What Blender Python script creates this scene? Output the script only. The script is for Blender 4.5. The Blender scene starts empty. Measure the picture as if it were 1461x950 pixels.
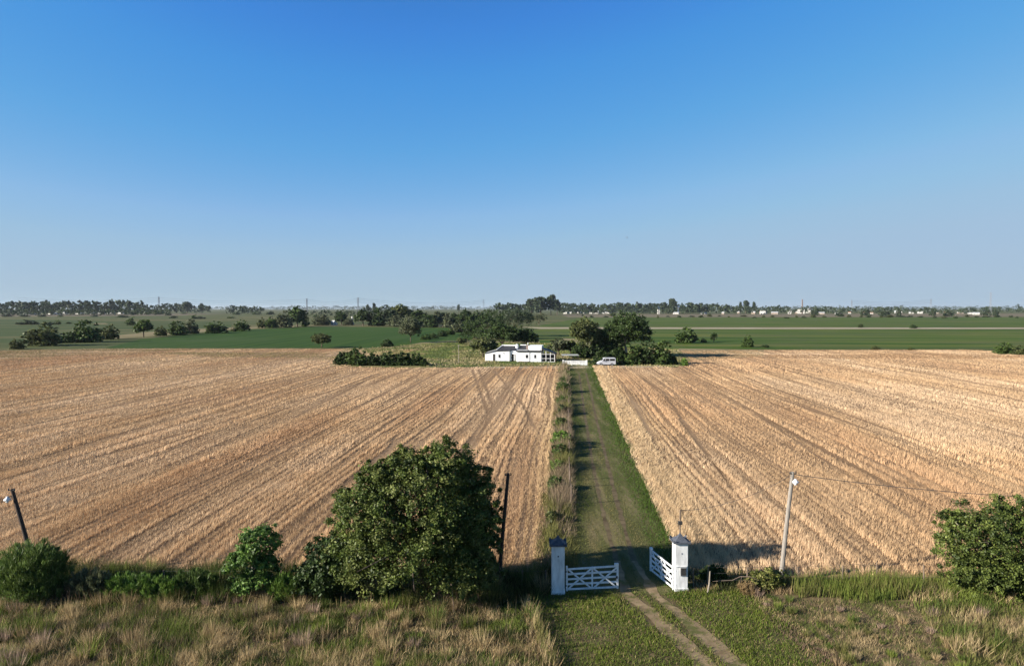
import bpy, math, random
import numpy as np
from mathutils import Vector, Matrix

random.seed(7)
RNG = np.random.default_rng(11)
S = bpy.context.scene
COL = S.collection
R = math.radians

# ------------------------------------------------------------------ camera model
F, CX, CY, H = 987.0, 730.5, 475.0, 14.0
PITCH = R(2.03)
cp, sp = math.cos(PITCH), math.sin(PITCH)
YAW = R(4.49)                      # heading of the drive, to the right of the view axis
UX, UY = math.sin(YAW), math.cos(YAW)

def ray(px, py):
    a, b = px - CX, -(py - CY)
    return (a, F * cp + b * sp, -F * sp + b * cp)

def G(px, py):
    """ground point seen at photo pixel (px, py)"""
    x, y, z = ray(px, py)
    t = -H / z
    return (x * t, y * t)

def P(px, py, Y):
    """point at distance Y seen at photo pixel (px, py)"""
    x, y, z = ray(px, py)
    t = Y / y
    return Vector((x * t, Y, H + z * t))

def pix(x, y, z=0.0):
    """photo pixel of world points (arrays)"""
    d = y * cp - (z - H) * sp
    u = y * sp + (z - H) * cp
    return CX + F * x / d, CY - F * u / d

def depth(D):
    return D * cp + H * sp

def RV(u, v):
    """point at u along the drive and v to its right"""
    return (u * UX + v * UY, u * UY - v * UX)

def to_uv(x, y):
    return x * UX + y * UY, x * UY - y * UX

# ------------------------------------------------------------------ numpy noise
def _hash(ix, iy, seed):
    h = (ix.astype(np.int64) * 374761393 + iy.astype(np.int64) * 668265263 + seed * 1442695041) & 0xFFFFFFFF
    h = ((h ^ (h >> 13)) * 1274126177) & 0xFFFFFFFF
    h = (h ^ (h >> 16)) & 0xFFFFFFFF
    return h / 4294967295.0

def vnoise(x, y, seed=0):
    ix, iy = np.floor(x), np.floor(y)
    fx, fy = x - ix, y - iy
    fx = fx * fx * (3 - 2 * fx)
    fy = fy * fy * (3 - 2 * fy)
    a, b = _hash(ix, iy, seed), _hash(ix + 1, iy, seed)
    c, d = _hash(ix, iy + 1, seed), _hash(ix + 1, iy + 1, seed)
    return (a * (1 - fx) + b * fx) * (1 - fy) + (c * (1 - fx) + d * fx) * fy

def fbm(x, y, seed=0, octv=3):
    t, amp, s = 0.0, 0.5, 0.0
    for k in range(octv):
        t = t + amp * vnoise(x * 2 ** k, y * 2 ** k, seed + 17 * k)
        s += amp
        amp *= 0.55
    return t / s

def inpoly(x, y, poly):
    r = np.zeros(x.shape, bool)
    n = len(poly)
    for i in range(n):
        x0, y0 = poly[i]
        x1, y1 = poly[(i + 1) % n]
        if y0 == y1:
            continue
        c = ((y0 > y) != (y1 > y)) & (x < (x1 - x0) * (y - y0) / (y1 - y0) + x0)
        r ^= c
    return r

def seg_dist(x, y, pts):
    d = np.full(x.shape, 1e9)
    for (ax, ay), (bx, by) in zip(pts[:-1], pts[1:]):
        dx, dy = bx - ax, by - ay
        t = np.clip(((x - ax) * dx + (y - ay) * dy) / (dx * dx + dy * dy), 0, 1)
        d = np.minimum(d, np.hypot(x - ax - t * dx, y - ay - t * dy))
    return d

# ------------------------------------------------------------------ materials
def new_mat(name):
    m = bpy.data.materials.new(name)
    m.use_nodes = True
    nt = m.node_tree
    return m, nt, nt.nodes['Principled BSDF']

def N(nt, t, **kw):
    n = nt.nodes.new(t)
    for k, v in kw.items():
        setattr(n, k, v)
    return n

def ramp(nt, fac, stops):
    r = N(nt, 'ShaderNodeValToRGB')
    e = r.color_ramp.elements
    while len(e) < len(stops):
        e.new(0.5)
    for el, (p, c) in zip(e, stops):
        el.position = p
        el.color = (*c, 1)
    nt.links.new(fac, r.inputs[0])
    return r.outputs[0]

def noise_tex(nt, scale, detail=4, rough=0.55, scl=None, rotz=0.0):
    tc = N(nt, 'ShaderNodeNewGeometry')
    mp = N(nt, 'ShaderNodeMapping')
    nt.links.new(tc.outputs['Position'], mp.inputs[0])
    mp.inputs['Rotation'].default_value = (0, 0, rotz)
    if scl:
        mp.inputs['Scale'].default_value = scl
    n = N(nt, 'ShaderNodeTexNoise')
    n.inputs['Scale'].default_value = scale
    n.inputs['Detail'].default_value = detail
    n.inputs['Roughness'].default_value = rough
    nt.links.new(mp.outputs[0], n.inputs['Vector'])
    return n.outputs['Fac']

def mixc(nt, fac, a, b):
    m = N(nt, 'ShaderNodeMix', data_type='RGBA')
    for sock, v in ((m.inputs[0], fac), (m.inputs[6], a), (m.inputs[7], b)):
        if hasattr(v, 'node'):
            nt.links.new(v, sock)
        elif isinstance(v, (int, float)):
            sock.default_value = v
        else:
            sock.default_value = (*v, 1)
    return m.outputs[2]

def surf_mat(name, c0, c1, scale=3.0, rough=0.8, bump=0.0, spec=0.3, metallic=0.0, scl=None):
    """a surface whose own colour varies between c0 and c1"""
    m, nt, b = new_mat(name)
    f = noise_tex(nt, scale, scl=scl)
    nt.links.new(ramp(nt, f, [(0.3, c0), (0.7, c1)]), b.inputs['Base Color'])
    b.inputs['Roughness'].default_value = rough
    b.inputs['Specular IOR Level'].default_value = spec
    b.inputs['Metallic'].default_value = metallic
    if bump:
        bp = N(nt, 'ShaderNodeBump')
        bp.inputs['Strength'].default_value = bump
        bp.inputs['Distance'].default_value = 0.02
        nt.links.new(f, bp.inputs['Height'])
        nt.links.new(bp.outputs[0], b.inputs['Normal'])
    return m

def leaf_mat(name, rough=0.55, spec=0.25, trans=0.22, gain=1.0):
    """foliage: reads the plant's own colour from the mesh attribute 'col'"""
    m, nt, b = new_mat(name)
    a = N(nt, 'ShaderNodeAttribute', attribute_name='col')
    b.inputs['Roughness'].default_value = rough
    b.inputs['Specular IOR Level'].default_value = spec
    nt.links.new(a.outputs['Color'], b.inputs['Base Color'])
    t = N(nt, 'ShaderNodeBsdfTranslucent')
    nt.links.new(a.outputs['Color'], t.inputs['Color'])
    mx = N(nt, 'ShaderNodeMixShader')
    mx.inputs[0].default_value = trans
    nt.links.new(b.outputs[0], mx.inputs[1])
    nt.links.new(t.outputs[0], mx.inputs[2])
    nt.links.new(mx.outputs[0], nt.nodes['Material Output'].inputs['Surface'])
    return m

def streak_mat(name, stops, wide, long_, rotz, second=None, rough=0.9):
    """field soil: colour noise stretched along the drill rows (rotz)"""
    m, nt, b = new_mat(name)
    f = noise_tex(nt, 1.0, 5, 0.6, (wide, long_, 1), rotz)
    c = ramp(nt, f, stops)
    if second:
        f2 = noise_tex(nt, second[0], 5, 0.6)
        c = mixc(nt, ramp(nt, f2, [(second[2], (0, 0, 0)), (second[3], (1, 1, 1))]), c, second[1])
    nt.links.new(c, b.inputs['Base Color'])
    b.inputs['Roughness'].default_value = rough
    b.inputs['Specular IOR Level'].default_value = 0.1
    return m

M = {}
M['leaf'] = leaf_mat('leaf')
M['grass'] = leaf_mat('grass_blade', rough=0.7, spec=0.15, trans=0.25)
M['straw'] = leaf_mat('straw_blade', rough=0.75, spec=0.12, trans=0.2)
M['bark'] = surf_mat('bark', (0.07, 0.05, 0.035), (0.16, 0.12, 0.09), 6, 0.95, 0.6)
M['pale_bark'] = surf_mat('pale_bark', (0.2, 0.17, 0.13), (0.34, 0.3, 0.25), 5, 0.95, 0.4)
M['pole_wood'] = surf_mat('pole_wood', (0.17, 0.15, 0.13), (0.30, 0.27, 0.235), 5, 0.9, 0.4, scl=(6, 6, 0.6))
M['dark_wood'] = surf_mat('dark_wood', (0.03, 0.022, 0.018), (0.07, 0.05, 0.04), 5, 0.9, 0.4, scl=(6, 6, 0.6))
M['brown_wood'] = surf_mat('brown_wood', (0.10, 0.075, 0.055), (0.19, 0.145, 0.11), 5, 0.9, 0.4, scl=(6, 6, 0.6))
M['post_wood'] = surf_mat('post_wood', (0.16, 0.13, 0.10), (0.33, 0.29, 0.24), 8, 0.9, 0.4, scl=(6, 6, 0.8))
M['lime'] = surf_mat('limewash', (0.50, 0.50, 0.49), (0.78, 0.78, 0.77), 2.6, 0.85, 0.25, scl=(2.2, 2.2, 0.6))
M['gate_paint'] = surf_mat('gate_paint', (0.55, 0.56, 0.57), (0.76, 0.77, 0.77), 7, 0.7, 0.2)
M['slate'] = surf_mat('slate', (0.045, 0.05, 0.065), (0.10, 0.11, 0.13), 9, 0.7, 0.3)
M['iron'] = surf_mat('dark_iron', (0.02, 0.02, 0.022), (0.05, 0.048, 0.045), 12, 0.6, 0.2)
M['wire'] = surf_mat('wire', (0.04, 0.04, 0.042), (0.09, 0.085, 0.08), 3, 0.6)
M['grey_metal'] = surf_mat('grey_metal', (0.30, 0.31, 0.32), (0.45, 0.46, 0.47), 4, 0.5, metallic=0.3)
M['lattice'] = surf_mat('lattice_steel', (0.13, 0.14, 0.16), (0.2, 0.21, 0.23), 4, 0.6)
M['lamp_white'] = surf_mat('lamp_enamel', (0.72, 0.73, 0.74), (0.85, 0.85, 0.85), 10, 0.35, spec=0.5)
M['van_white'] = surf_mat('van_paint', (0.50, 0.51, 0.54), (0.57, 0.58, 0.61), 2, 0.3, spec=0.5)
M['glass'] = surf_mat('dark_glass', (0.01, 0.012, 0.015), (0.025, 0.03, 0.035), 1, 0.08, spec=0.6)
M['rubber'] = surf_mat('rubber', (0.015, 0.015, 0.015), (0.03, 0.03, 0.03), 9, 0.9)
M['roof_dark'] = surf_mat('roof_sheet', (0.025, 0.025, 0.028), (0.06, 0.06, 0.062), 1.5, 0.6, 0.2)
M['roof_grey'] = surf_mat('roof_grey', (0.28, 0.29, 0.28), (0.40, 0.41, 0.39), 1.2, 0.7, 0.2)
M['wall_white'] = surf_mat('house_white', (0.70, 0.70, 0.69), (0.86, 0.86, 0.85), 0.8, 0.85, 0.1)
M['door_dark'] = surf_mat('door_dark', (0.03, 0.025, 0.022), (0.06, 0.05, 0.045), 3, 0.7)
M['roof_tile'] = surf_mat('roof_tile', (0.22, 0.10, 0.06), (0.34, 0.17, 0.11), 0.5, 0.85)
M['far_wall'] = surf_mat('far_wall', (0.36, 0.34, 0.31), (0.56, 0.55, 0.52), 0.1, 0.9)
M['far_wall_buff'] = surf_mat('far_wall_buff', (0.24, 0.19, 0.15), (0.34, 0.28, 0.23), 0.1, 0.9)
M['zinc'] = surf_mat('zinc_roof', (0.34, 0.35, 0.36), (0.5, 0.51, 0.52), 0.2, 0.55)
M['brick'] = surf_mat('brick', (0.13, 0.10, 0.09), (0.22, 0.17, 0.15), 0.4, 0.9)
M['feather'] = surf_mat('feather', (0.16, 0.16, 0.17), (0.34, 0.34, 0.35), 20, 0.8)
M['tower_white'] = surf_mat('tower_white', (0.66, 0.66, 0.66), (0.78, 0.78, 0.78), 0.2, 0.6)
M['stain'] = surf_mat('wall_stain', (0.22, 0.22, 0.20), (0.45, 0.45, 0.42), 6, 0.9)

# ------------------------------------------------------------------ mesh builder
class MB:
    def __init__(s):
        s.v, s.f = [], []

    def add(s, vs, fs):
        o = len(s.v)
        s.v += [tuple(v) for v in vs]
        s.f += [tuple(i + o for i in f) for f in fs]
        return s

    def box(s, x0, x1, y0, y1, z0, z1):
        vs = [(x, y, z) for z in (z0, z1) for y in (y0, y1) for x in (x0, x1)]
        return s.add(vs, [(0, 2, 3, 1), (4, 5, 7, 6), (0, 1, 5, 4), (2, 6, 7, 3), (0, 4, 6, 2), (1, 3, 7, 5)])

    def bar(s, a, b, w, t, up=(0, 0, 1)):
        """rectangular bar from a to b, w across, t along the third axis"""
        a, b = Vector(a), Vector(b)
        d = (b - a).normalized()
        n = d.cross(Vector(up))
        if n.length < 1e-4:
            n = d.cross(Vector((1, 0, 0)))
        n.normalize()
        m = n.cross(d)
        vs = []
        for p in (a, b):
            for i, j in ((-1, -1), (1, -1), (1, 1), (-1, 1)):
                vs.append(p + n * (i * t / 2) + m * (j * w / 2))
        return s.add(vs, [(3, 2, 1, 0), (4, 5, 6, 7), (0, 1, 5, 4), (1, 2, 6, 5), (2, 3, 7, 6), (3, 0, 4, 7)])

    def tube(s, pts, rad, n=8, cap=True):
        pts = [Vector(p) for p in pts]
        if not hasattr(rad, '__len__'):
            rad = [rad] * len(pts)
        o = len(s.v)
        ref = Vector((0.13, 0.97, 0.21))
        for i, p in enumerate(pts):
            d = (pts[min(i + 1, len(pts) - 1)] - pts[max(i - 1, 0)]).normalized()
            a = d.cross(ref)
            if a.length < 1e-3:
                a = d.cross(Vector((1, 0, 0)))
            a.normalize()
            b = d.cross(a)
            for k in range(n):
                t = 2 * math.pi * k / n
                s.v.append(tuple(p + (a * math.cos(t) + b * math.sin(t)) * rad[i]))
        for i in range(len(pts) - 1):
            for k in range(n):
                k2 = (k + 1) % n
                s.f.append((o + i * n + k, o + i * n + k2, o + (i + 1) * n + k2, o + (i + 1) * n + k))
        if cap:
            s.f.append(tuple(o + k for k in range(n))[::-1])
            s.f.append(tuple(o + (len(pts) - 1) * n + k for k in range(n)))
        return s

    def prism(s, prof, y0, y1):
        """profile in x,z extruded along y"""
        n = len(prof)
        vs = [(x, y0, z) for x, z in prof] + [(x, y1, z) for x, z in prof]
        fs = [tuple(range(n)), tuple(range(2 * n - 1, n - 1, -1))]
        fs += [(i, i + n, (i + 1) % n + n, (i + 1) % n) for i in range(n)]
        return s.add(vs, fs)

    def mesh(s, name, mat):
        me = bpy.data.meshes.new(name)
        me.from_pydata(s.v, [], s.f)
        me.update()
        for m in (mat if isinstance(mat, (list, tuple)) else [mat]):
            me.materials.append(m)
        return me

    def build(s, name, mat, parent=None, bevel=0.0, smooth=False):
        o = link(name, s.mesh(name, mat), parent)
        fix_normals(o.data)
        if smooth:
            o.data.polygons.foreach_set('use_smooth', [True] * len(o.data.polygons))
        if bevel:
            b = o.modifiers.new('bevel', 'BEVEL')
            b.width, b.segments, b.limit_method = bevel, 2, 'ANGLE'
        return o

def fix_normals(me):
    import bmesh
    bm = bmesh.new()
    bm.from_mesh(me)
    bmesh.ops.recalc_face_normals(bm, faces=bm.faces)
    bm.to_mesh(me)
    bm.free()

def link(name, data, parent=None):
    o = bpy.data.objects.new(name, data)
    COL.objects.link(o)
    if parent:
        o.parent = parent
    return o

def tag(o, label=None, cat=None, group=None, kind=None):
    for k, v in (('label', label), ('category', cat), ('group', group), ('kind', kind)):
        if v:
            o[k] = v
    return o

def thing(name, label, cat, loc=(0, 0, 0), rz=0.0, group=None, scale=None):
    o = link(name, None)
    o.empty_display_size = 0.3
    o.location = loc
    o.rotation_euler = (0, 0, rz)
    if scale:
        o.scale = scale
    return tag(o, label, cat, group)

def raw_mesh(name, verts, nper, mat, col):
    """faces with nper corners each; verts (n*nper,3); col (n,3) the plant's own colour"""
    n = len(verts) // nper
    me = bpy.data.meshes.new(name)
    me.vertices.add(n * nper)
    me.vertices.foreach_set('co', np.ascontiguousarray(verts, dtype=np.float32).ravel())
    me.loops.add(n * nper)
    me.loops.foreach_set('vertex_index', np.arange(n * nper, dtype=np.int32))
    me.polygons.add(n)
    me.polygons.foreach_set('loop_start', np.arange(0, n * nper, nper, dtype=np.int32))
    me.update(calc_edges=True)
    a = me.attributes.new('col', 'FLOAT_COLOR', 'FACE')
    c4 = np.ones((n, 4), np.float32)
    c4[:, :3] = np.clip(col, 0.004, 1)
    a.data.foreach_set('color', c4.ravel())
    me.materials.append(mat)
    return me

def blades(name, x, y, h, w, lean, col, mat, z0=0.0):
    """one upright tapering blade per point"""
    n = len(x)
    t = RNG.uniform(0, math.pi, n)
    dx, dy = np.cos(t) * w / 2, np.sin(t) * w / 2
    v = np.empty((n, 3, 3), np.float32)
    v[:, 0] = np.stack([x - dx, y - dy, np.full(n, z0 - 0.02)], 1)
    v[:, 1] = np.stack([x + dx, y + dy, np.full(n, z0 - 0.02)], 1)
    v[:, 2] = np.stack([x + lean[0], y + lean[1], z0 + h], 1)
    o = link(name, raw_mesh(name, v.reshape(-1, 3), 3, mat, col))
    return o

def sheet(name, poly, z, mat, kind='structure'):
    me = bpy.data.meshes.new(name)
    vs = [(p[0], p[1], z) for p in poly]
    me.from_pydata(vs, [], [tuple(range(len(vs)))])
    me.update()
    import bmesh
    bm = bmesh.new()
    bm.from_mesh(me)
    bmesh.ops.triangulate(bm, faces=bm.faces)
    for f in bm.faces:
        if f.normal.z < 0:
            f.normal_flip()
    bm.to_mesh(me)
    bm.free()
    me.materials.append(mat)
    return tag(link(name, me), kind=kind)

# ================================================================== SETTING
# ground
mg, nt, b = new_mat('pasture_soil')
f1 = noise_tex(nt, 1.0, 5, 0.6, (0.004, 0.012, 1))
f2 = noise_tex(nt, 0.35, 5, 0.65)
c = ramp(nt, f1, [(0.38, (0.05, 0.07, 0.018)), (0.5, (0.07, 0.084, 0.025)), (0.62, (0.125, 0.112, 0.046))])
c = mixc(nt, ramp(nt, f2, [(0.45, (0, 0, 0)), (0.75, (0.6, 0.6, 0.6))]), c, (0.11, 0.09, 0.055))
nt.links.new(c, b.inputs['Base Color'])
b.inputs['Roughness'].default_value = 0.95
b.inputs['Specular IOR Level'].default_value = 0.1
EXT = 20000
tag(MB().add([(-EXT, -EXT, 0), (EXT, -EXT, 0), (EXT, EXT, 0), (-EXT, EXT, 0)], [(0, 1, 2, 3)]).build('ground', mg), kind='structure')

# verge soil in front of the fields
mv = streak_mat('verge_soil', [(0.35, (0.085, 0.064, 0.033)), (0.65, (0.17, 0.125, 0.068))], 0.7, 0.7, 0, (1.7, (0.06, 0.068, 0.02), 0.5, 0.7))
sheet('verge', [(-60, 18), (60, 18), (60, 36.0), (-60, 36.0)], 0.004, mv)

# wheat fields
mw = streak_mat('wheat_soil', [(0.28, (0.15, 0.09, 0.048)), (0.5, (0.25, 0.16, 0.09)), (0.72, (0.36, 0.245, 0.145))],
                0.55, 0.03, YAW, (0.035, (0.25, 0.145, 0.08), 0.52, 0.75))
WL = [(-420, 35.9), RV(35.95, -1.3), RV(168, -1.3), G(600, 525), G(500, 523.5), G(520, 510), G(575, 505), G(600, 498), G(480, 497.3), G(140, 497.5), G(0, 500.5), (-420, 222)]
WR = [RV(36.2, 6.5), (420, 36.2), (420, 205), G(1461, 503), G(1380, 499), G(1100, 499.5), G(965, 500), G(985, 514), G(965, 524), RV(170, 6.4)]
sheet('wheat_field', WL, 0.012, mw)
sheet('wheat_field', WR, 0.012, mw)

# the grassed drive with its two ruts
def drive_mat():
    m, nt, b = new_mat('drive_soil')
    f = noise_tex(nt, 1.0, 5, 0.6, (0.9, 0.12, 1), YAW)
    c = ramp(nt, f, [(0.3, (0.055, 0.062, 0.018)), (0.52, (0.10, 0.095, 0.036)), (0.72, (0.19, 0.15, 0.08))])
    nt.links.new(c, b.inputs['Base Color'])
    b.inputs['Roughness'].default_value = 0.95
    b.inputs['Specular IOR Level'].default_value = 0.1
    return m
md = drive_mat()
sheet('drive', [RV(33.6, -0.2), RV(33.9, 5.6), RV(36, 6.4), RV(171, 6.3), RV(171, -0.2)], 0.018, md)

# rut centrelines (photo pixels on the ground)
RUT1 = [G(*p) for p in ((1040, 990), (1000, 940), (945, 890), (893, 845), (880, 800), (868, 760), (858, 720), (847, 670), (840, 625), (834, 590), (830, 560), (826, 532))]
RUT2 = [G(*p) for p in ((1120, 1000), (1045, 945), (985, 890), (937, 850), (905, 800), (893, 760), (880, 715), (870, 675), (860, 635), (850, 595), (844, 565), (836, 532))]
def strip(name, pts, w, z, mat, jit=0.0, taper=1.0):
    mb = MB()
    pts = [Vector((p[0], p[1], 0)) for p in pts]
    # resample
    q = []
    for a, c_ in zip(pts[:-1], pts[1:]):
        n = max(2, int((c_ - a).length / 0.6))
        q += [a.lerp(c_, k / n) for k in range(n)]
    q.append(pts[-1])
    vs = []
    for i, p in enumerate(q):
        d = (q[min(i + 1, len(q) - 1)] - q[max(i - 1, 0)]).normalized()
        n = Vector((d.y, -d.x, 0))
        w_ = w * (1 - (1 - taper) * i / (len(q) - 1))
        j1, j2 = random.uniform(-jit, jit), random.uniform(-jit, jit)
        vs += [p + n * (w_ / 2 + j1) + Vector((0, 0, z)), p - n * (w_ / 2 + j2) + Vector((0, 0, z))]
    mb.add(vs, [(2 * i, 2 * i + 1, 2 * i + 3, 2 * i + 2) for i in range(len(q) - 1)])
    return tag(mb.build(name, mat), kind='structure')
mr = streak_mat('rut_dirt', [(0.3, (0.14, 0.10, 0.055)), (0.7, (0.29, 0.215, 0.13))], 1.5, 1.5, 0, (1.1, (0.10, 0.10, 0.035), 0.5, 0.62))
strip('wheel_rut', RUT1[:5], 1.15, 0.024, mr, 0.10, 0.25)
mk = streak_mat('rut_soil', [(0.35, (0.075, 0.055, 0.03)), (0.65, (0.15, 0.115, 0.065))], 1.2, 1.2, 0)
strip('worn_rut', RUT1[4:], 0.26, 0.021, mk, 0.07)
strip('worn_rut', RUT2[4:], 0.30, 0.021, mk, 0.07)
strip('wheel_rut', RUT2[:5], 1.05, 0.024, mr, 0.10, 0.25)

# farmyard, green fields, track, bands
my = streak_mat('yard_soil', [(0.33, (0.055, 0.078, 0.02)), (0.5, (0.10, 0.11, 0.038)), (0.68, (0.24, 0.19, 0.085))], 0.10, 0.16, 0.4)
sheet('farmyard', [G(470, 522.2), G(600, 525.2), RV(168.2, -1.3), RV(171.2, 6.7), G(966, 524), G(986, 514), G(966, 496), G(800, 488), G(640, 486), G(560, 492), G(490, 497)], 0.016, my)
mt_ = streak_mat('yard_track', [(0.3, (0.28, 0.22, 0.14)), (0.7, (0.42, 0.34, 0.23))], 0.5, 0.5, 0)
sheet('farm_track', [G(690, 525), G(690, 523), G(985, 520.6), G(985, 522.4), G(860, 526)], 0.022, mt_)
mgf = streak_mat('crop_green', [(0.4, (0.021, 0.053, 0.003)), (0.6, (0.038, 0.073, 0.006))], 0.25, 0.004, R(80), (0.012, (0.048, 0.075, 0.02), 0.5, 0.75))
sheet('crop_field', [G(150, 496.6), G(600, 496.0), G(672, 485), G(692, 468), G(440, 466.5), G(330, 471.5), G(200, 484)], 0.02, mgf)
mgf2 = streak_mat('crop_green_right', [(0.40, (0.034, 0.070, 0.005)), (0.5, (0.060, 0.096, 0.010)), (0.60, (0.11, 0.118, 0.026))], 0.006, 0.06, R(3), (0.02, (0.075, 0.088, 0.028), 0.48, 0.68))
sheet('crop_field', [G(660, 497), G(960, 498.5), G(1461, 498), (900, 236), (1500, 480), G(1461, 470.2), G(770, 469.4)], 0.02, mgf2)
sheet('crop_field', [G(760, 466.6), (1500, 520), (2400, 1000), G(1461, 452.6), G(830, 453.4)], 0.02, mgf2)
sheet('dirt_road', [G(742, 466.6), G(770, 469.2), G(1100, 469.4), (1500, 476), (1500, 508), G(1100, 467.3), G(780, 466.9)], 0.03, streak_mat('road_dust', [(0.3, (0.26, 0.22, 0.145)), (0.7, (0.38, 0.325, 0.23))], 0.05, 0.05, 0))
mb_ = streak_mat('far_stubble', [(0.3, (0.115, 0.095, 0.055)), (0.7, (0.18, 0.15, 0.095))], 0.002, 0.02, 0)
sheet('stubble_field', [G(810, 452.6), G(1461, 452), (2600, 1080), (3200, 1700), G(1461, 447.2), G(800, 448.2)], 0.03, mb_)
sheet('stubble_field', [G(-60, 452.5), G(250, 450.5), G(330, 447), G(-60, 448.5)], 0.03, mb_)
sheet('meadow', [G(-200, 492), G(0, 492), G(200, 478), G(330, 468), G(330, 460), G(0, 456), G(-300, 456)], 0.015,
      streak_mat('meadow_green', [(0.4, (0.034, 0.058, 0.013)), (0.52, (0.056, 0.075, 0.021)), (0.64, (0.115, 0.105, 0.042))], 0.006, 0.03, 0))
mp_ = streak_mat('pale_patch', [(0.3, (0.15, 0.125, 0.06)), (0.7, (0.25, 0.205, 0.11))], 0.02, 0.08, 0)
sheet('dry_patch', [G(132, 462.4), G(155, 462.4), G(150, 460.9), G(136, 461.0)], 0.03, mp_)
sheet('dry_patch', [G(170, 483), G(330, 470.5), G(420, 466.5), G(420, 464.8), G(330, 467), G(230, 472), G(150, 480)], 0.022, mp_)
sheet('dry_patch', [G(560, 496), G(640, 489.5), G(770, 489), G(770, 487), G(640, 486.4), G(600, 489)], 0.024, mp_)
sheet('dry_patch', [G(962, 513), G(1000, 513.5), G(1090, 508), G(1090, 499), G(962, 497)], 0.024, mp_)
sheet('dry_patch', [G(800, 489), G(850, 489), G(850, 483.5), G(800, 482.5)], 0.024, mp_)

# ================================================================== STUFF: crops and grasses
V = lambda *a: np.array(a)

TRACKS_L = [[G(*p) for p in t] for t in (
    ((741, 528), (690, 600), (655, 653)), ((747, 528), (697, 600), (664, 655)), ((674, 528), (696, 590)), ((683, 528), (708, 592)),
    ((474, 661), (592, 579), (655, 541)), ((575, 637), (635, 593), (671, 555), (700, 528)), ((704, 528), (745, 577), (762, 610)),
    ((0, 624), (350, 556), (480, 528)), ((100, 664), (330, 600), (520, 545)), ((420, 596), (520, 545)), ((0, 560), (330, 530)),
    ((545, 675), (562, 625)))]
TRACKS_R = [[G(*p) for p in t] for t in (
    ((1040, 545), (1092, 563), (1200, 600), (1392, 667)), ((900, 567), (969, 700)), ((915, 540), (1000, 592)), ((869, 540), (905, 600), (960, 690)),
    ((969, 598), (1046, 700)), ((946, 560), (1010, 650)), ((1080, 592), (1150, 640), (1300, 740)), ((1200, 535), (1461, 560)))]

def wheat_points(y0, y1, dens, xm=0.84):
    A = xm * (y1 ** 2 - y0 ** 2) + 12 * (y1 - y0)
    n = int(A * dens)
    y = np.sqrt(RNG.uniform(0, 1, n) * (y1 ** 2 - y0 ** 2) + y0 ** 2)
    x = RNG.uniform(-1, 1, n) * (xm * y + 6)
    return x, y

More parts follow.
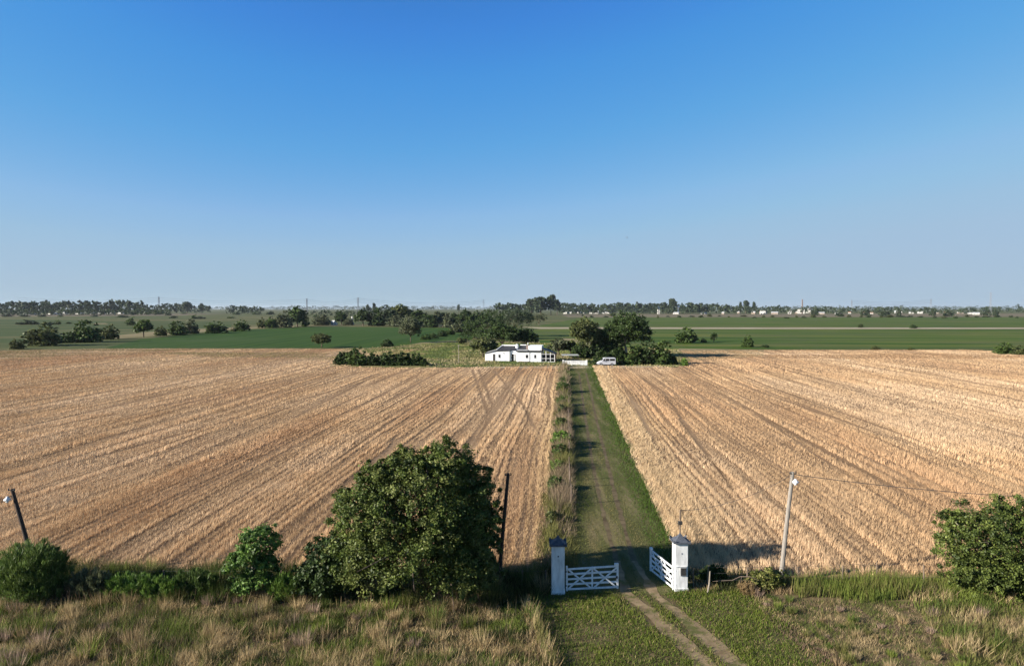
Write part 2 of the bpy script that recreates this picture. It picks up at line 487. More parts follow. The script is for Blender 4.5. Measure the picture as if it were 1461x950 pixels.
def wheat(name, poly, tracks, bands, seed, label):
    X, Y, HH, WW, LX, LY, C = [], [], [], [], [], [], []
    for (y0, y1, dens, w, pitch) in bands:
        x, y = wheat_points(y0, y1, dens)
        k = inpoly(x, y, poly)
        x, y = x[k], y[k]
        u, v = to_uv(x, y)
        warp = 2.6 * (fbm(u * 0.012, v * 0.03, seed) - 0.5) + 0.5 * (vnoise(u * 0.07, v * 0.05, seed + 5) - 0.5)
        if seed == 1:
            warp = warp + np.clip(-v - 6, 0, 400) * u * 0.0007        # rows fan out further left
        vv = v + warp
        row = np.round(vv / pitch)
        rowkeep = vnoise(row * 7.31, u * 0.02, seed + 9)               # how clear the drill row is here
        snap = RNG.uniform(0, 1, len(x)) < np.clip(0.25 + 0.95 * rowkeep, 0, 0.95)
        dv = np.where(snap, row * pitch + RNG.normal(0, 0.17 * pitch, len(x)) - vv, 0)
        v2 = v + dv
        x = u * UX + v2 * UY
        y = u * UY - v2 * UX
        k = inpoly(x, y, poly)
        x, y, u, v2, row = x[k], y[k], u[k], v2[k], row[k]
        n = len(x)
        big = fbm(v2 * 0.10, u * 0.018, seed + 21)
        mid = fbm(v2 * 0.6, u * 0.07, seed + 31)
        rown = vnoise(row * 3.17, u * 0.03, seed + 41)
        lod = fbm(x * 0.28, y * 0.28, seed + 51)
        tr = np.full(n, 9.0)
        for t in tracks:
            tr = np.minimum(tr, seg_dist(x, y, t))
        intr = np.clip(1 - tr / (0.30 + 0.0016 * y), 0, 1)
        # furrows between some drill rows, open for part of their length
        vv2 = v2 + 2.6 * (fbm(u * 0.012, v2 * 0.03, seed) - 0.5) + 0.5 * (vnoise(u * 0.07, v2 * 0.05, seed + 5) - 0.5)
        if seed == 1:
            vv2 = vv2 + np.clip(-v2 - 6, 0, 400) * u * 0.0007
        gp = 2 * pitch
        gi = np.floor(vv2 / gp)
        gd = np.abs(vv2 - (gi + 0.5) * gp)
        gs = np.clip((_hash(gi, gi * 0 + 3, seed + 71) - 0.45) * 2.2, 0, 1) * np.clip((vnoise(gi * 5.3, u * 0.045, seed + 73) - 0.38) * 4, 0, 1)
        gs = gs * np.clip(1 - gd / (0.14 + 0.0016 * y), 0, 1) ** 0.5
        intr = np.maximum(intr, gs)
        h = (0.28 + 0.20 * (mid - 0.5) + 0.30 * (rown - 0.5)) * RNG.uniform(0.6, 1.25, n) * (1 - 0.85 * intr)
        h = np.clip(h * np.clip(1.15 - y / 400, 0.6, 1), 0.05, 0.8)
        ang = 0.5 + 3.2 * (lod - 0.5) * 2 + RNG.normal(0, 0.6, n)
        ln = h * (0.3 + 0.9 * np.clip(lod - 0.35, 0, 1)) * RNG.uniform(0.4, 1.6, n)
        base = V(0.50, 0.342, 0.198)[None] * np.ones((n, 1))
        red = V(0.42, 0.26, 0.145)[None]
        pale = V(0.59, 0.435, 0.285)[None]
        rr = np.clip((big - 0.5) * 4.5, 0, 1)[:, None]
        pp = np.clip((0.5 - big) * 4.0, 0, 1)[:, None]
        if seed == 2:
            rr = rr * 0.55
        c_ = base * (1 - rr) + red * rr
        c_ = c_ * (1 - pp * 0.7) + pale * pp * 0.7
        c_ = c_ * (0.82 + 0.36 * mid)[:, None] * (0.78 + 0.44 * rown)[:, None] * RNG.uniform(0.72, 1.2, n)[:, None]
        c_ = c_ * (1 - 0.5 * intr)[:, None]
        # weeds greening parts of the far headland
        px_, py_ = pix(x, y)
        gw = np.clip((fbm(x * 0.025, y * 0.09, seed + 61) - 0.44) * 7, 0, 1) * np.clip((517 - py_) / 6, 0, 1)
        gn = RNG.uniform(0, 1, n) < gw * (0.75 if seed == 1 else 0.6)
        c_[gn] = (V(0.20, 0.17, 0.07) if seed == 1 else V(0.27, 0.165, 0.085)) * RNG.uniform(0.7, 1.2, (gn.sum(), 1))
        yl = np.clip((v2 + 3.6) / 1.6, 0, 1) * (seed == 1) + np.clip((12 - v2) / 4, 0, 1) * (seed == 2)
        c_ = c_ * (1 - 0.5 * yl)[:, None] + V(0.58, 0.44, 0.25) * (0.5 * yl)[:, None]
        X.append(x); Y.append(y); HH.append(h); C.append(c_)
        WW.append(np.full(n, w) * RNG.uniform(0.6, 1.4, n))
        LX.append(np.cos(ang) * ln); LY.append(np.sin(ang) * ln)
    cat = np.concatenate
    o = blades(name, cat(X), cat(Y), cat(HH), cat(WW), (cat(LX), cat(LY)), cat(C), M['straw'])
    return tag(o, label, 'crop', kind='stuff')

BANDS = [(35.9, 60, 190, 0.03, 0.62), (60, 95, 75, 0.055, 0.62), (95, 150, 38, 0.075, 0.62), (150, 240, 15, 0.135, 0.62)]
wheat('ripe_wheat', WL, TRACKS_L, BANDS, 1, 'ripe straw coloured wheat in rows left of the drive')
wheat('ripe_wheat', WR, TRACKS_R, BANDS, 2, 'ripe straw coloured wheat right of the drive')

def scatter(x0, x1, y0, y1, dens):
    n = int((x1 - x0) * (y1 - y0) * dens)
    return RNG.uniform(x0, x1, n), RNG.uniform(y0, y1, n)

LAWN_L = [G(*p) for p in ((700, 838), (806, 838), (812, 846), (900, 842), (935, 850), (1050, 955), (1180, 1060), (800, 1060), (795, 950), (768, 872), (740, 850))]
LAWN_R = [G(*p) for p in ((937, 848), (985, 843), (1065, 840), (1110, 880), (1195, 955), (1290, 1040), (1150, 1040), (1050, 950))]

def grass_lawn():
    x, y = scatter(-2, 16, 22, 37, 620)
    k = inpoly(x, y, LAWN_L) | inpoly(x, y, LAWN_R)
    x, y = x[k], y[k]
    d = np.minimum(seg_dist(x, y, RUT1), seg_dist(x, y, RUT2))
    mn = fbm(x * 0.8, y * 0.8, 77)
    k = RNG.uniform(0, 1, len(x)) < np.clip((d - 0.18 + 0.9 * (fbm(x * 1.3, y * 1.3, 78) - .5)) / 0.5, 0.05, 1) * np.clip(0.35 + 1.3 * mn, 0, 1)
    x, y, mn = x[k], y[k], mn[k]
    n = len(x)
    h = RNG.uniform(0.05, 0.16, n) * (0.6 + 0.9 * mn)
    a = RNG.uniform(0, 6.28, n)
    ln = h * RNG.uniform(0.2, 1.0, n)
    c_ = V(0.07, 0.112, 0.016)[None] * (1 - mn[:, None]) + V(0.155, 0.185, 0.03)[None] * mn[:, None]
    c_ = c_ * RNG.uniform(0.65, 1.3, (n, 1))
    dry = RNG.uniform(0, 1, n) < 0.12
    c_[dry] = V(0.32, 0.25, 0.12) * RNG.uniform(0.7, 1.1, (dry.sum(), 1))
    o = blades('lawn_grass', x, y, h, RNG.uniform(0.02, 0.04, n), (np.cos(a) * ln, np.sin(a) * ln), c_, M['grass'])
    tag(o, 'short bright green grass in front of the gate', 'grass', kind='stuff')
grass_lawn()

def grass_drive():
    X, Y, Wd, Hh = [], [], [], []
    for (u0, u1, dens, w) in ((33.4, 60, 190, 0.035), (60, 100, 80, 0.065), (100, 171, 30, 0.12)):
        n = int((u1 - u0) * 8.2 * dens)
        u, v = RNG.uniform(u0, u1, n), RNG.uniform(-0.3, 7.9, n)
        x, y = u * UX + v * UY, u * UY - v * UX
        d = np.minimum(seg_dist(x, y, RUT1), seg_dist(x, y, RUT2))
        edge = np.clip((np.abs(v - 3.3) - 1.2) / 1.8, 0, 1)
        k = (RNG.uniform(0, 1, n) < np.clip((d - 0.10) / 0.25, 0.0, 1) * (0.5 + 0.5 * edge) * np.clip(0.3 + 1.4 * fbm(v * 1.2, u * 0.25, 5), 0, 1))
        k &= RNG.uniform(0, 1, n) < np.clip((6.45 + 1.3 * (fbm(u * 0.2, u * 0 + 3, 8) - 0.5) - v) / 0.5, 0, 1)
        X.append(x[k]); Y.append(y[k]); Wd.append(np.full(k.sum(), w)); Hh.append(edge[k])
    x, y, w, e = (np.concatenate(q) for q in (X, Y, Wd, Hh))
    n = len(x)
    u, v = to_uv(x, y)
    mn = fbm(v * 0.9, u * 0.12, 6)
    h = RNG.uniform(0.04, 0.11, n) * (1 + 1.2 * e * np.clip(v - 4, 0, 1.5))
    a = RNG.uniform(0, 6.28, n)
    ln = h * RNG.uniform(0.2, 1.2, n)
    dr_ = np.minimum(seg_dist(x, y, RUT1), seg_dist(x, y, RUT2))
    er = np.clip((v - 4.1) / 0.9, 0, 1)
    el = np.clip((1.7 - v) / 0.9, 0, 1)
    nr = np.clip((75 - u) / 30, 0, 1)
    gr = np.clip(0.66 - 0.34 * nr + 0.85 * er + 0.45 * el + 2.4 * (mn - 0.5) - 0.5 * np.clip(1 - dr_ / 0.5, 0, 1), 0, 1)[:, None]
    lg = np.clip(el - er, 0, 1)[:, None]
    c_ = V(0.20, 0.165, 0.068)[None] * (1 - gr) + (V(0.062, 0.108, 0.016)[None] * (1 - lg) + V(0.11, 0.145, 0.028)[None] * lg) * gr
    c_ = c_ * RNG.uniform(0.65, 1.25, (n, 1))
    o = blades('drive_grass', x, y, h, w * RNG.uniform(0.6, 1.3, n), (np.cos(a) * ln, np.sin(a) * ln), c_, M['grass'], 0.02)
    tag(o, 'mown dull green grass growing on the drive between the fields', 'grass', kind='stuff')
grass_drive()

def weed_patch(name, label, poly, dens, hmin, hmax, cols, seed, wid=(0.02, 0.045), nscale=0.45, thin=None, z0=0.0, uplean=0.45):
    xs, ys = [p[0] for p in poly], [p[1] for p in poly]
    x, y = scatter(min(xs), max(xs), min(ys), max(ys), dens)
    k = inpoly(x, y, poly)
    x, y = x[k], y[k]
    m1 = fbm(x * nscale, y * nscale, seed)
    m2 = fbm(x * nscale * 2.3, y * nscale * 2.3, seed + 3)
    m3 = fbm(x * nscale * 0.6, y * nscale * 0.8, seed + 6)
    if thin:
        k = RNG.uniform(0, 1, len(x)) < np.clip(thin[0] + thin[1] * m2, 0, 1)
        x, y, m1, m2, m3 = x[k], y[k], m1[k], m2[k], m3[k]
    n = len(x)
    # each patch of the verge is dominated by one kind of plant
    sel = (m1 * 1.9 - 0.45 + RNG.normal(0, 0.05, n)) * len(cols)
    i0 = np.clip(np.floor(sel), 0, len(cols) - 1).astype(int)
    c_ = np.array(cols)[i0] * RNG.uniform(0.65, 1.3, (n, 1)) * (1.2 if name == 'verge_weeds' else 1.0)
    h = (hmin + (hmax - hmin) * np.clip(m3 * 1.8 - 0.4, 0, 1)) * RNG.uniform(0.45, 1.25, n)
    a = RNG.uniform(0, 6.28, n)
    ln = h * RNG.uniform(0.05, 2 * uplean, n)
    o = blades(name, x, y, h, RNG.uniform(wid[0], wid[1], n), (np.cos(a) * ln + 0.08 * h, np.sin(a) * ln), c_, M['grass'], z0)
    return tag(o, label, 'weeds', kind='stuff')

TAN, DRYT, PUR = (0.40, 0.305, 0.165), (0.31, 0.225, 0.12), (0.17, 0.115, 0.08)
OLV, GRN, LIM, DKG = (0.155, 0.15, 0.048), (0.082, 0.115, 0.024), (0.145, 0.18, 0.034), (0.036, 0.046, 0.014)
LW = [(-34, 20), (1.0, 20), G(792, 950), G(776, 905), G(745, 866), G(640, 862), G(420, 858), G(200, 858), G(0, 862), (-34, 33.6)]
weed_patch('verge_weeds', 'mixed dry and green roadside weeds left of the lawn', LW, 420, 0.10, 0.52,
           [TAN, OLV, DRYT, GRN, LIM, DKG, PUR, OLV, DRYT, TAN, DKG, GRN, LIM], 101, (0.014, 0.034), 0.5, uplean=0.6)
weed_patch('seed_grass', 'tall pale grass stems in the left roadside weeds', LW, 9, 0.5, 0.9, [TAN, DRYT, TAN], 131, (0.018, 0.03), uplean=0.16)
DW = [G(742, 864), G(757, 864), G(780, 905), G(800, 955), G(778, 955), G(764, 905)]
weed_patch('ditch_weeds', 'tall dry and green weeds along the left edge of the lawn', DW, 300, 0.35, 0.95, [DRYT, GRN, TAN, OLV, DRYT], 141, uplean=0.3)
LS = [(-34, 33.0), G(0, 864), G(420, 860), G(740, 866), G(790, 846), (2.3, 36.2), (-34, 36.6)]
weed_patch('fence_weeds', 'dark green growth along the field edge left of the gate', LS, 210, 0.25, 0.95, [GRN, DKG, OLV, DKG, GRN, PUR, OLV], 151)
RW = [G(1068, 846), G(1120, 856), G(1461, 862), (36, 33.5), (36, 22), (14, 22), G(1195, 955), G(1112, 882)]
weed_patch('rough_grass', 'patchy tan and green grass on the right verge', RW, 520, 0.05, 0.26,
           [TAN, OLV, DRYT, GRN, TAN, PUR, LIM, GRN, OLV, TAN], 171, (0.01, 0.024), 0.6, thin=(0.15, 1.35), uplean=0.6)
weed_patch('tussock_grass', 'taller tussocks on the far right verge', [G(1290, 845), (36, 34), (36, 26), G(1380, 950), G(1330, 900)], 130, 0.3, 0.85, [TAN, OLV, GRN, LIM, TAN], 181)
RT = [G(1118, 836), G(1160, 829), G(1345, 826), (30, 36.2), (30, 34.6), G(1345, 852), G(1230, 860), G(1180, 852), G(1140, 853)]
weed_patch('tall_grass', 'tall upright yellow green grass by the right fence', RT, 330, 0.35, 1.0, [LIM, OLV, LIM, GRN, (0.2, 0.19, 0.06)], 191, (0.02, 0.04), 0.7, thin=(-0.1, 2.0), uplean=0.2)
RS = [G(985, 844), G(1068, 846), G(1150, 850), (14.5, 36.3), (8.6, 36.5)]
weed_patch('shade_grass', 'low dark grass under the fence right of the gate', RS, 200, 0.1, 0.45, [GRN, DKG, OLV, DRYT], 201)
RB = [G(1068, 846), G(1085, 846), G(1190, 930), G(1210, 955), G(1170, 955), G(1090, 878)]
weed_patch('dead_thatch', 'brown dead thatch on the low bank beside the lawn', RB, 260, 0.05, 0.2, [DRYT, PUR, TAN, DRYT], 211)

def tussocks(name, label, poly, n, hr, cols, seed):
    """fountain shaped clumps of grass"""
    rng = np.random.default_rng(seed)
    xs, ys = [p[0] for p in poly], [p[1] for p in poly]
    cx, cy = rng.uniform(min(xs), max(xs), n * 3), rng.uniform(min(ys), max(ys), n * 3)
    k = inpoly(cx, cy, poly) & (rng.uniform(size=n * 3) < np.clip(2.2 * fbm(cx * 0.35, cy * 0.35, seed) - 0.35, 0, 1))
    cx, cy = cx[k][:n], cy[k][:n]
    m = len(cx)
    hh = rng.uniform(hr[0], hr[1], m)
    ci = rng.integers(0, len(cols), m)
    per = 110
    i = np.repeat(np.arange(m), per)
    a = rng.uniform(0, 6.28, m * per)
    r = np.sqrt(rng.uniform(0, 1, m * per)) * hh[i] * 0.35
    h = hh[i] * rng.uniform(0.5, 1.1, m * per)
    ln = r * rng.uniform(0.6, 2.2, m * per)
    c_ = np.array(cols)[ci][i] * rng.uniform(0.7, 1.3, (m * per, 1)) * rng.uniform(0.85, 1.2, m)[i][:, None]
    o = blades(name, cx[i] + np.cos(a) * r, cy[i] + np.sin(a) * r, h, rng.uniform(0.014, 0.03, m * per), (np.cos(a) * ln, np.sin(a) * ln), c_, M['grass'])
    return tag(o, label, 'grass', kind='stuff')
tussocks('grass_tussocks', 'clumps of tan, green and purplish grass in the left roadside weeds', LW, 420, (0.3, 0.85), [TAN, DRYT, GRN, LIM, (0.30, 0.215, 0.16), OLV, TAN, DKG], 501)
tussocks('grass_tussocks', 'scattered grass clumps on the rough right verge', RW, 260, (0.15, 0.5), [TAN, GRN, OLV, DRYT, LIM, (0.30, 0.215, 0.16)], 502)
tussocks('grass_tussocks', 'weed clumps along the left field edge', LS, 150, (0.5, 1.15), [GRN, OLV, DKG, LIM, DRYT], 503)

def hedge_weeds():
    """dry weeds in the strip under the wire fence left of the drive"""
    X, Y, Hh, Wd, E = [], [], [], [], []
    for (u0, u1, dens, w) in ((36, 62, 150, 0.04), (62, 105, 60, 0.075), (105, 168, 22, 0.14)):
        n = int((u1 - u0) * 2.8 * dens)
        u, v = RNG.uniform(u0, u1, n), RNG.uniform(-1.75, 0.7, n)
        bump = np.clip(1 - (np.abs(v + 0.35) / 1.25) ** 2, 0.2, 1)
        cl = vnoise(u * 0.33, v * 0.4, 301)
        k = RNG.uniform(0, 1, n) < np.clip(0.2 + 1.1 * cl, 0, 1)
        u, v, bump, cl = u[k], v[k], bump[k], cl[k]
        x, y = u * UX + v * UY, u * UY - v * UX
        X.append(x); Y.append(y); Wd.append(np.full(len(x), w)); E.append(cl)
        Hh.append(bump * (0.6 + 1.15 * cl) * RNG.uniform(0.5, 1.2, len(x)))
    x, y, h, w, cl = (np.concatenate(q) for q in (X, Y, Hh, Wd, E))
    n = len(x)
    u, v = to_uv(x, y)
    s = fbm(u * 0.2, v * 0.6, 305)
    cols = np.array([GRN, (0.26, 0.2, 0.125), (0.3, 0.225, 0.14), (0.22, 0.165, 0.11), OLV])
    i0 = np.clip(((s * 1.9 - 0.45) * 5 + RNG.normal(0, 0.4, n)).astype(int), 0, 4)
    c_ = cols[i0] * RNG.uniform(0.65, 1.25, (n, 1))
    a = RNG.uniform(0, 6.28, n)
    ln = h * RNG.uniform(0.1, 0.9, n)
    o = blades('fence_line_weeds', x, y, h, w, (np.cos(a) * ln, np.sin(a) * ln), c_, M['grass'])
    tag(o, 'dry brown weeds along the fence left of the drive', 'weeds', kind='stuff')
hedge_weeds()

def margin_grass():
    """pale dry grass margin right of the drive"""
    X, Y, Wd = [], [], []
    for (u0, u1, dens, w) in ((37, 62, 120, 0.04), (62, 105, 50, 0.075), (105, 170, 16, 0.15)):
        n = int((u1 - u0) * 3.0 * dens)
        u, v = RNG.uniform(u0, u1, n), RNG.uniform(6.2, 9.0, n)
        X.append(u * UX + v * UY); Y.append(u * UY - v * UX); Wd.append(np.full(n, w))
    x, y, w = (np.concatenate(q) for q in (X, Y, Wd))
    n = len(x)
    u, v = to_uv(x, y)
    m = fbm(u * 0.25, v * 0.9, 311)
    h = (0.12 + 0.42 * m) * RNG.uniform(0.4, 1.1, n)
    c_ = V(0.56, 0.41, 0.245) * (0.75 + 0.5 * m)[:, None] * RNG.uniform(0.75, 1.15, (n, 1))
    ln = h * RNG.uniform(0.2, 1.2, n)
    a = RNG.normal(0.3, 0.9, n)
    o = blades('margin_grass', x, y, h, w, (np.cos(a) * ln, np.sin(a) * ln), c_, M['straw'])
    tag(o, 'pale dry grass margin between the drive and right field', 'grass', kind='stuff')
margin_grass()

def yard_grass():
    poly = [G(600, 525), RV(168, -1.3), RV(171, 6.7), G(966, 524), G(985, 514), G(966, 498), G(800, 490), G(640, 488), G(560, 494), G(500, 498), G(608, 522)]
    x, y = scatter(-50, 60, 165, 290, 5.5)
    k = inpoly(x, y, poly)
    x, y = x[k], y[k]
    # not on the floor of the house, wall and van yard
    n = len(x)
    m = fbm(x * 0.09, y * 0.05, 411)
    cols = np.array([(0.10, 0.14, 0.035), (0.16, 0.19, 0.05), (0.30, 0.26, 0.12), (0.14, 0.15, 0.05), (0.38, 0.31, 0.17), (0.12, 0.15, 0.045)])
    i0 = np.clip(((m * 1.9 - 0.45) * 6 + RNG.normal(0, 0.4, n)).astype(int), 0, 5)
    h = RNG.uniform(0.1, 0.5, n) * (0.4 + m)
    a = RNG.uniform(0, 6.28, n)
    o = blades('yard_grass', x, y, h, RNG.uniform(0.15, 0.4, n), (np.cos(a) * h * 0.8, np.sin(a) * h * 0.8), cols[i0] * RNG.uniform(0.7, 1.25, (n, 1)), M['grass'])
    tag(o, 'rough green and yellow grass around the white house', 'grass', kind='stuff')
yard_grass()

# ================================================================== TREES
GREENS = {
    'dark': [(0.022, 0.040, 0.012), (0.034, 0.056, 0.016), (0.048, 0.075, 0.020)],
    'mid': [(0.036, 0.062, 0.016), (0.055, 0.088, 0.022), (0.078, 0.115, 0.030)],
    'olive': [(0.050, 0.062, 0.022), (0.075, 0.088, 0.030), (0.105, 0.115, 0.042)],
    'bright': [(0.060, 0.110, 0.020), (0.090, 0.155, 0.028), (0.125, 0.19, 0.04)],
    'grey': [(0.060, 0.070, 0.040), (0.085, 0.098, 0.052), (0.11, 0.12, 0.066)],
    'blue': [(0.030, 0.046, 0.026), (0.042, 0.060, 0.032), (0.055, 0.075, 0.038)],
}

def crown(rng, blobs, nclump, per, leaf, pal, zmin=0.0, fill=0.18, fuzz=1.0, flip=-0.45, sprig=0.12, feather=False):
    """leaf quads gathered in clumps over several blobs (cx,cy,cz,rx,ry,rz)"""
    B = np.array(blobs, float)
    area = (B[:, 3] * B[:, 4] * B[:, 5]) ** (2 / 3)
    ib = rng.choice(len(B), nclump, p=area / area.sum())
    d = rng.normal(size=(nclump, 3))
    d /= np.linalg.norm(d, axis=1, keepdims=True)
    d[:, 2] = np.where(d[:, 2] < flip, -d[:, 2], d[:, 2])
    rad = np.where(rng.uniform(size=nclump) < fill, rng.uniform(0.2, 0.7, nclump), rng.uniform(0.74, 1.06, nclump))
    spr = rng.uniform(size=nclump) < sprig
    rad = np.where(spr, rng.uniform(1.02, 1.30, nclump), rad)
    cpos = B[ib, :3] + d * B[ib, 3:] * rad[:, None]
    csize = B[ib, 3:].mean(1) * rng.uniform(0.10, 0.26, nclump) * fuzz * np.where(spr, 0.55, 1)
    tone = rng.uniform(0, 1, nclump)
    lum = rng.uniform(0.75, 1.25, nclump)
    ic = np.repeat(np.arange(nclump), per)
    n = len(ic)
    p = cpos[ic] + rng.normal(size=(n, 3)) * csize[ic][:, None] * np.array([0.62, 0.62, 0.5])
    k = p[:, 2] > zmin
    p, ic = p[k], ic[k]
    n = len(p)
    nrm = d[ic] * 0.7 + rng.normal(size=(n, 3)) * 0.75
    nrm /= np.linalg.norm(nrm, axis=1, keepdims=True)
    t = np.cross(nrm, rng.normal(size=(n, 3)))
    t /= np.linalg.norm(t, axis=1, keepdims=True)
    b2 = np.cross(nrm, t)
    s = leaf * rng.uniform(0.55, 1.35, n)
    L, Wd = (s * 0.62)[:, None], (s * 0.36)[:, None]
    if feather:
        t = d[ic] * 0.55 + np.array([0, 0, 0.9]) + rng.normal(size=(n, 3)) * 0.35
        t /= np.linalg.norm(t, axis=1, keepdims=True)
        b2 = np.cross(t, nrm)
        b2 /= np.linalg.norm(b2, axis=1, keepdims=True)
        L, Wd = L * 2.2, Wd * 0.42
    v = np.stack([p - t * L, p + b2 * Wd, p + t * L, p - b2 * Wd], 1).reshape(-1, 3)
    pa = np.array(pal) * np.array([1.2, 1.2, 1.1])
    tt = np.clip(tone[ic] + rng.normal(0, 0.18, n), 0, 0.999) * (len(pa) - 1)
    i0 = tt.astype(int)
    fr = (tt - i0)[:, None]
    c_ = (pa[i0] * (1 - fr) + pa[np.minimum(i0 + 1, len(pa) - 1)] * fr) * lum[ic][:, None] * rng.uniform(0.75, 1.25, (n, 1))
    return v, c_

def crown_mesh(name, *a, **k):
    v, c_ = crown(*a, **k)
    return raw_mesh(name, v, 4, M['leaf'], c_)

def trunk_mb(rng, blobs, r0, zt, base=(0, 0), limbs=None):
    mb = MB()
    x0, y0 = base
    B = np.array(blobs, float)
    cx, cy = B[:, 0].mean() * 0.4 + x0 * 0.6, B[:, 1].mean() * 0.4 + y0 * 0.6
    mb.tube([(x0, y0, -0.1), (x0 * 0.7 + cx * 0.3, y0 * 0.7 + cy * 0.3, zt * 0.5), (cx, cy, zt)], [r0 * 1.25, r0, r0 * 0.8], 8)
    for b in (blobs if limbs is None else blobs[:limbs]):
        e = Vector((b[0], b[1], b[2] + b[5] * 0.35))
        s = Vector((cx, cy, zt * 0.85))
        mid = s.lerp(e, 0.5) + Vector((rng.uniform(-.1, .1), rng.uniform(-.1, .1), 0.0)) * (e - s).length
        mb.tube([s, mid, e], [r0 * 0.55, r0 * 0.35, r0 * 0.12], 6)
        for q in range(3):
            f = mid.lerp(e, 0.3 * q)
            off = Vector(rng.normal(size=3)) * b[3] * 0.55
            mb.tube([f, f + off * 0.5 + Vector((0, 0, .1 * b[5])), f + off], [r0 * 0.2, r0 * 0.12, r0 * 0.04], 5)
    return mb

SH = ('foliage', 'stem')
def plant(name, label, cat, loc, blobs, nclump, per, leaf, pal, seed, r0=0.15, zt=1.0, bark='bark', group=None, parts=('crown', 'trunk'), base=(0, 0), **kw):
    rng = np.random.default_rng(seed)
    t = thing(name, label, cat, (loc[0], loc[1], 0), group=group)
    me = crown_mesh(parts[0], rng, blobs, nclump, per, leaf, GREENS[pal] if isinstance(pal, str) else pal, flip=(-2 if parts == SH else -0.45), **kw)
    link(parts[0], me, t)
    trunk_mb(rng, blobs, r0, zt, base).build(parts[1], M[bark], t, smooth=True)
    return t

# the big tree left of the gate
bx, by = G(608, 866)
plant('broadleaf_tree', 'largest bushy dark green tree in the foreground left of the gate', 'tree', (bx - 0.55, by + 1.4),
      [(0.2, 0, 3.9, 2.6, 2.4, 2.4), (-2.3, -0.2, 4.1, 1.6, 1.8, 1.6), (2.5, 0.3, 3.9, 1.4, 1.7, 1.7), (-0.3, -1.0, 2.0, 3.2, 2.0, 1.7),
       (1.4, 0.2, 6.15, 1.35, 1.4, 1.25), (-0.6, 0.3, 5.9, 1.2, 1.3, 1.1), (-2.0, 0.1, 5.5, 0.95, 1.0, 0.95), (0.5, -0.6, 6.3, 0.8, 0.9, 0.7), (2.6, 0.1, 5.4, 0.9, 1.0, 1.0),
       (-3.35, 0, 4.5, 0.7, 0.8, 0.8), (-3.7, -0.2, 1.7, 0.9, 1.0, 1.2), (-1.5, 0.2, 6.0, 0.7, 0.8, 0.6), (3.2, 0, 3.3, 0.7, 0.9, 1.3), (2.4, -0.2, 1.6, 1.5, 1.5, 1.5), (-2.7, -0.3, 1.7, 1.4, 1.5, 1.5), (-3.2, 0.1, 3.0, 0.9, 1.0, 1.1), (1.9, -0.6, 1.1, 1.7, 1.3, 1.2), (2.9, 0, 2.1, 0.9, 1.0, 1.5), (1.0, -1.9, 3.6, 1.1, 0.8, 1.1), (-1.2, -1.8, 4.3, 1.0, 0.8, 1.0)],
      1450, 105, 0.105, [(0.028, 0.044, 0.009), (0.052, 0.075, 0.016), (0.088, 0.115, 0.026), (0.12, 0.135, 0.042)], 21, 0.26, 2.4, zmin=0.05, sprig=0.3, fuzz=0.85)
x_, y_ = G(462, 862)
plant('leafy_bush', 'dark leafy bush against the left side of the largest tree', 'bush', (x_, y_ + 0.9),
      [(0, 0, 1.5, 1.25, 1.2, 1.3), (-0.5, 0, 0.8, 1.1, 1.0, 0.8), (0.6, 0.1, 1.9, 0.8, 0.8, 0.9)], 360, 52, 0.13, 'dark', 22, 0.07, 0.7, parts=SH, zmin=0.03)
x_, y_ = G(355, 858)
plant('young_tree', 'young tree with bright leaves and a pale stem left of the largest tree', 'tree', (x_, y_ + 0.5),
      [(0.35, 0, 2.7, 0.95, 0.9, 0.75), (-0.25, 0, 1.7, 1.0, 0.9, 0.75), (0.5, 0.1, 1.4, 0.75, 0.8, 0.6), (0.1, 0, 0.7, 1.0, 0.9, 0.6), (-0.75, 0, 1.5, 0.5, 0.5, 0.6)],
      230, 50, 0.125, [(0.04, 0.075, 0.018), (0.07, 0.125, 0.026), (0.11, 0.18, 0.04)], 23, 0.055, 1.6, bark='pale_bark', zmin=0.05, fill=0.1)
x_, y_ = G(24, 868)
plant('feathery_bush', 'rounded feathery green bush beside the leaning lamp pole', 'bush', (x_, y_ + 1.0),
      [(0, 0, 1.35, 1.35, 1.2, 1.25), (-0.8, 0, 1.2, 0.9, 0.9, 1.1), (0.75, 0, 1.5, 0.8, 0.9, 0.95), (0.2, -0.2, 0.7, 1.3, 1.1, 0.7)],
      560, 84, 0.085, [(0.04, 0.065, 0.018), (0.075, 0.115, 0.028), (0.12, 0.165, 0.045)], 24, 0.07, 0.8, parts=SH, zmin=0.03, feather=True)
x_, y_ = G(1418, 858)
plant('spreading_bush', 'large leafy green bush at the right edge beside the tall grass', 'bush', (x_ + 0.5, y_ + 0.8),
      [(0, 0, 2.6, 1.9, 1.7, 1.8), (-1.2, 0, 2.3, 1.4, 1.3, 1.7), (1.6, 0, 2.6, 1.7, 1.6, 2.0), (0.2, -0.3, 1.1, 2.0, 1.5, 1.1), (-1.9, 0.1, 3.3, 0.8, 0.8, 0.9), (0.7, 0, 3.8, 1.0, 1.0, 0.7), (-0.8, -0.2, 1.0, 1.1, 1.0, 0.9)],
      760, 80, 0.095, [(0.03, 0.046, 0.011), (0.062, 0.085, 0.019), (0.115, 0.14, 0.035)], 25, 0.10, 1.4, bark='pale_bark', parts=SH, zmin=0.03, fill=0.12, sprig=0.3, fuzz=0.85)
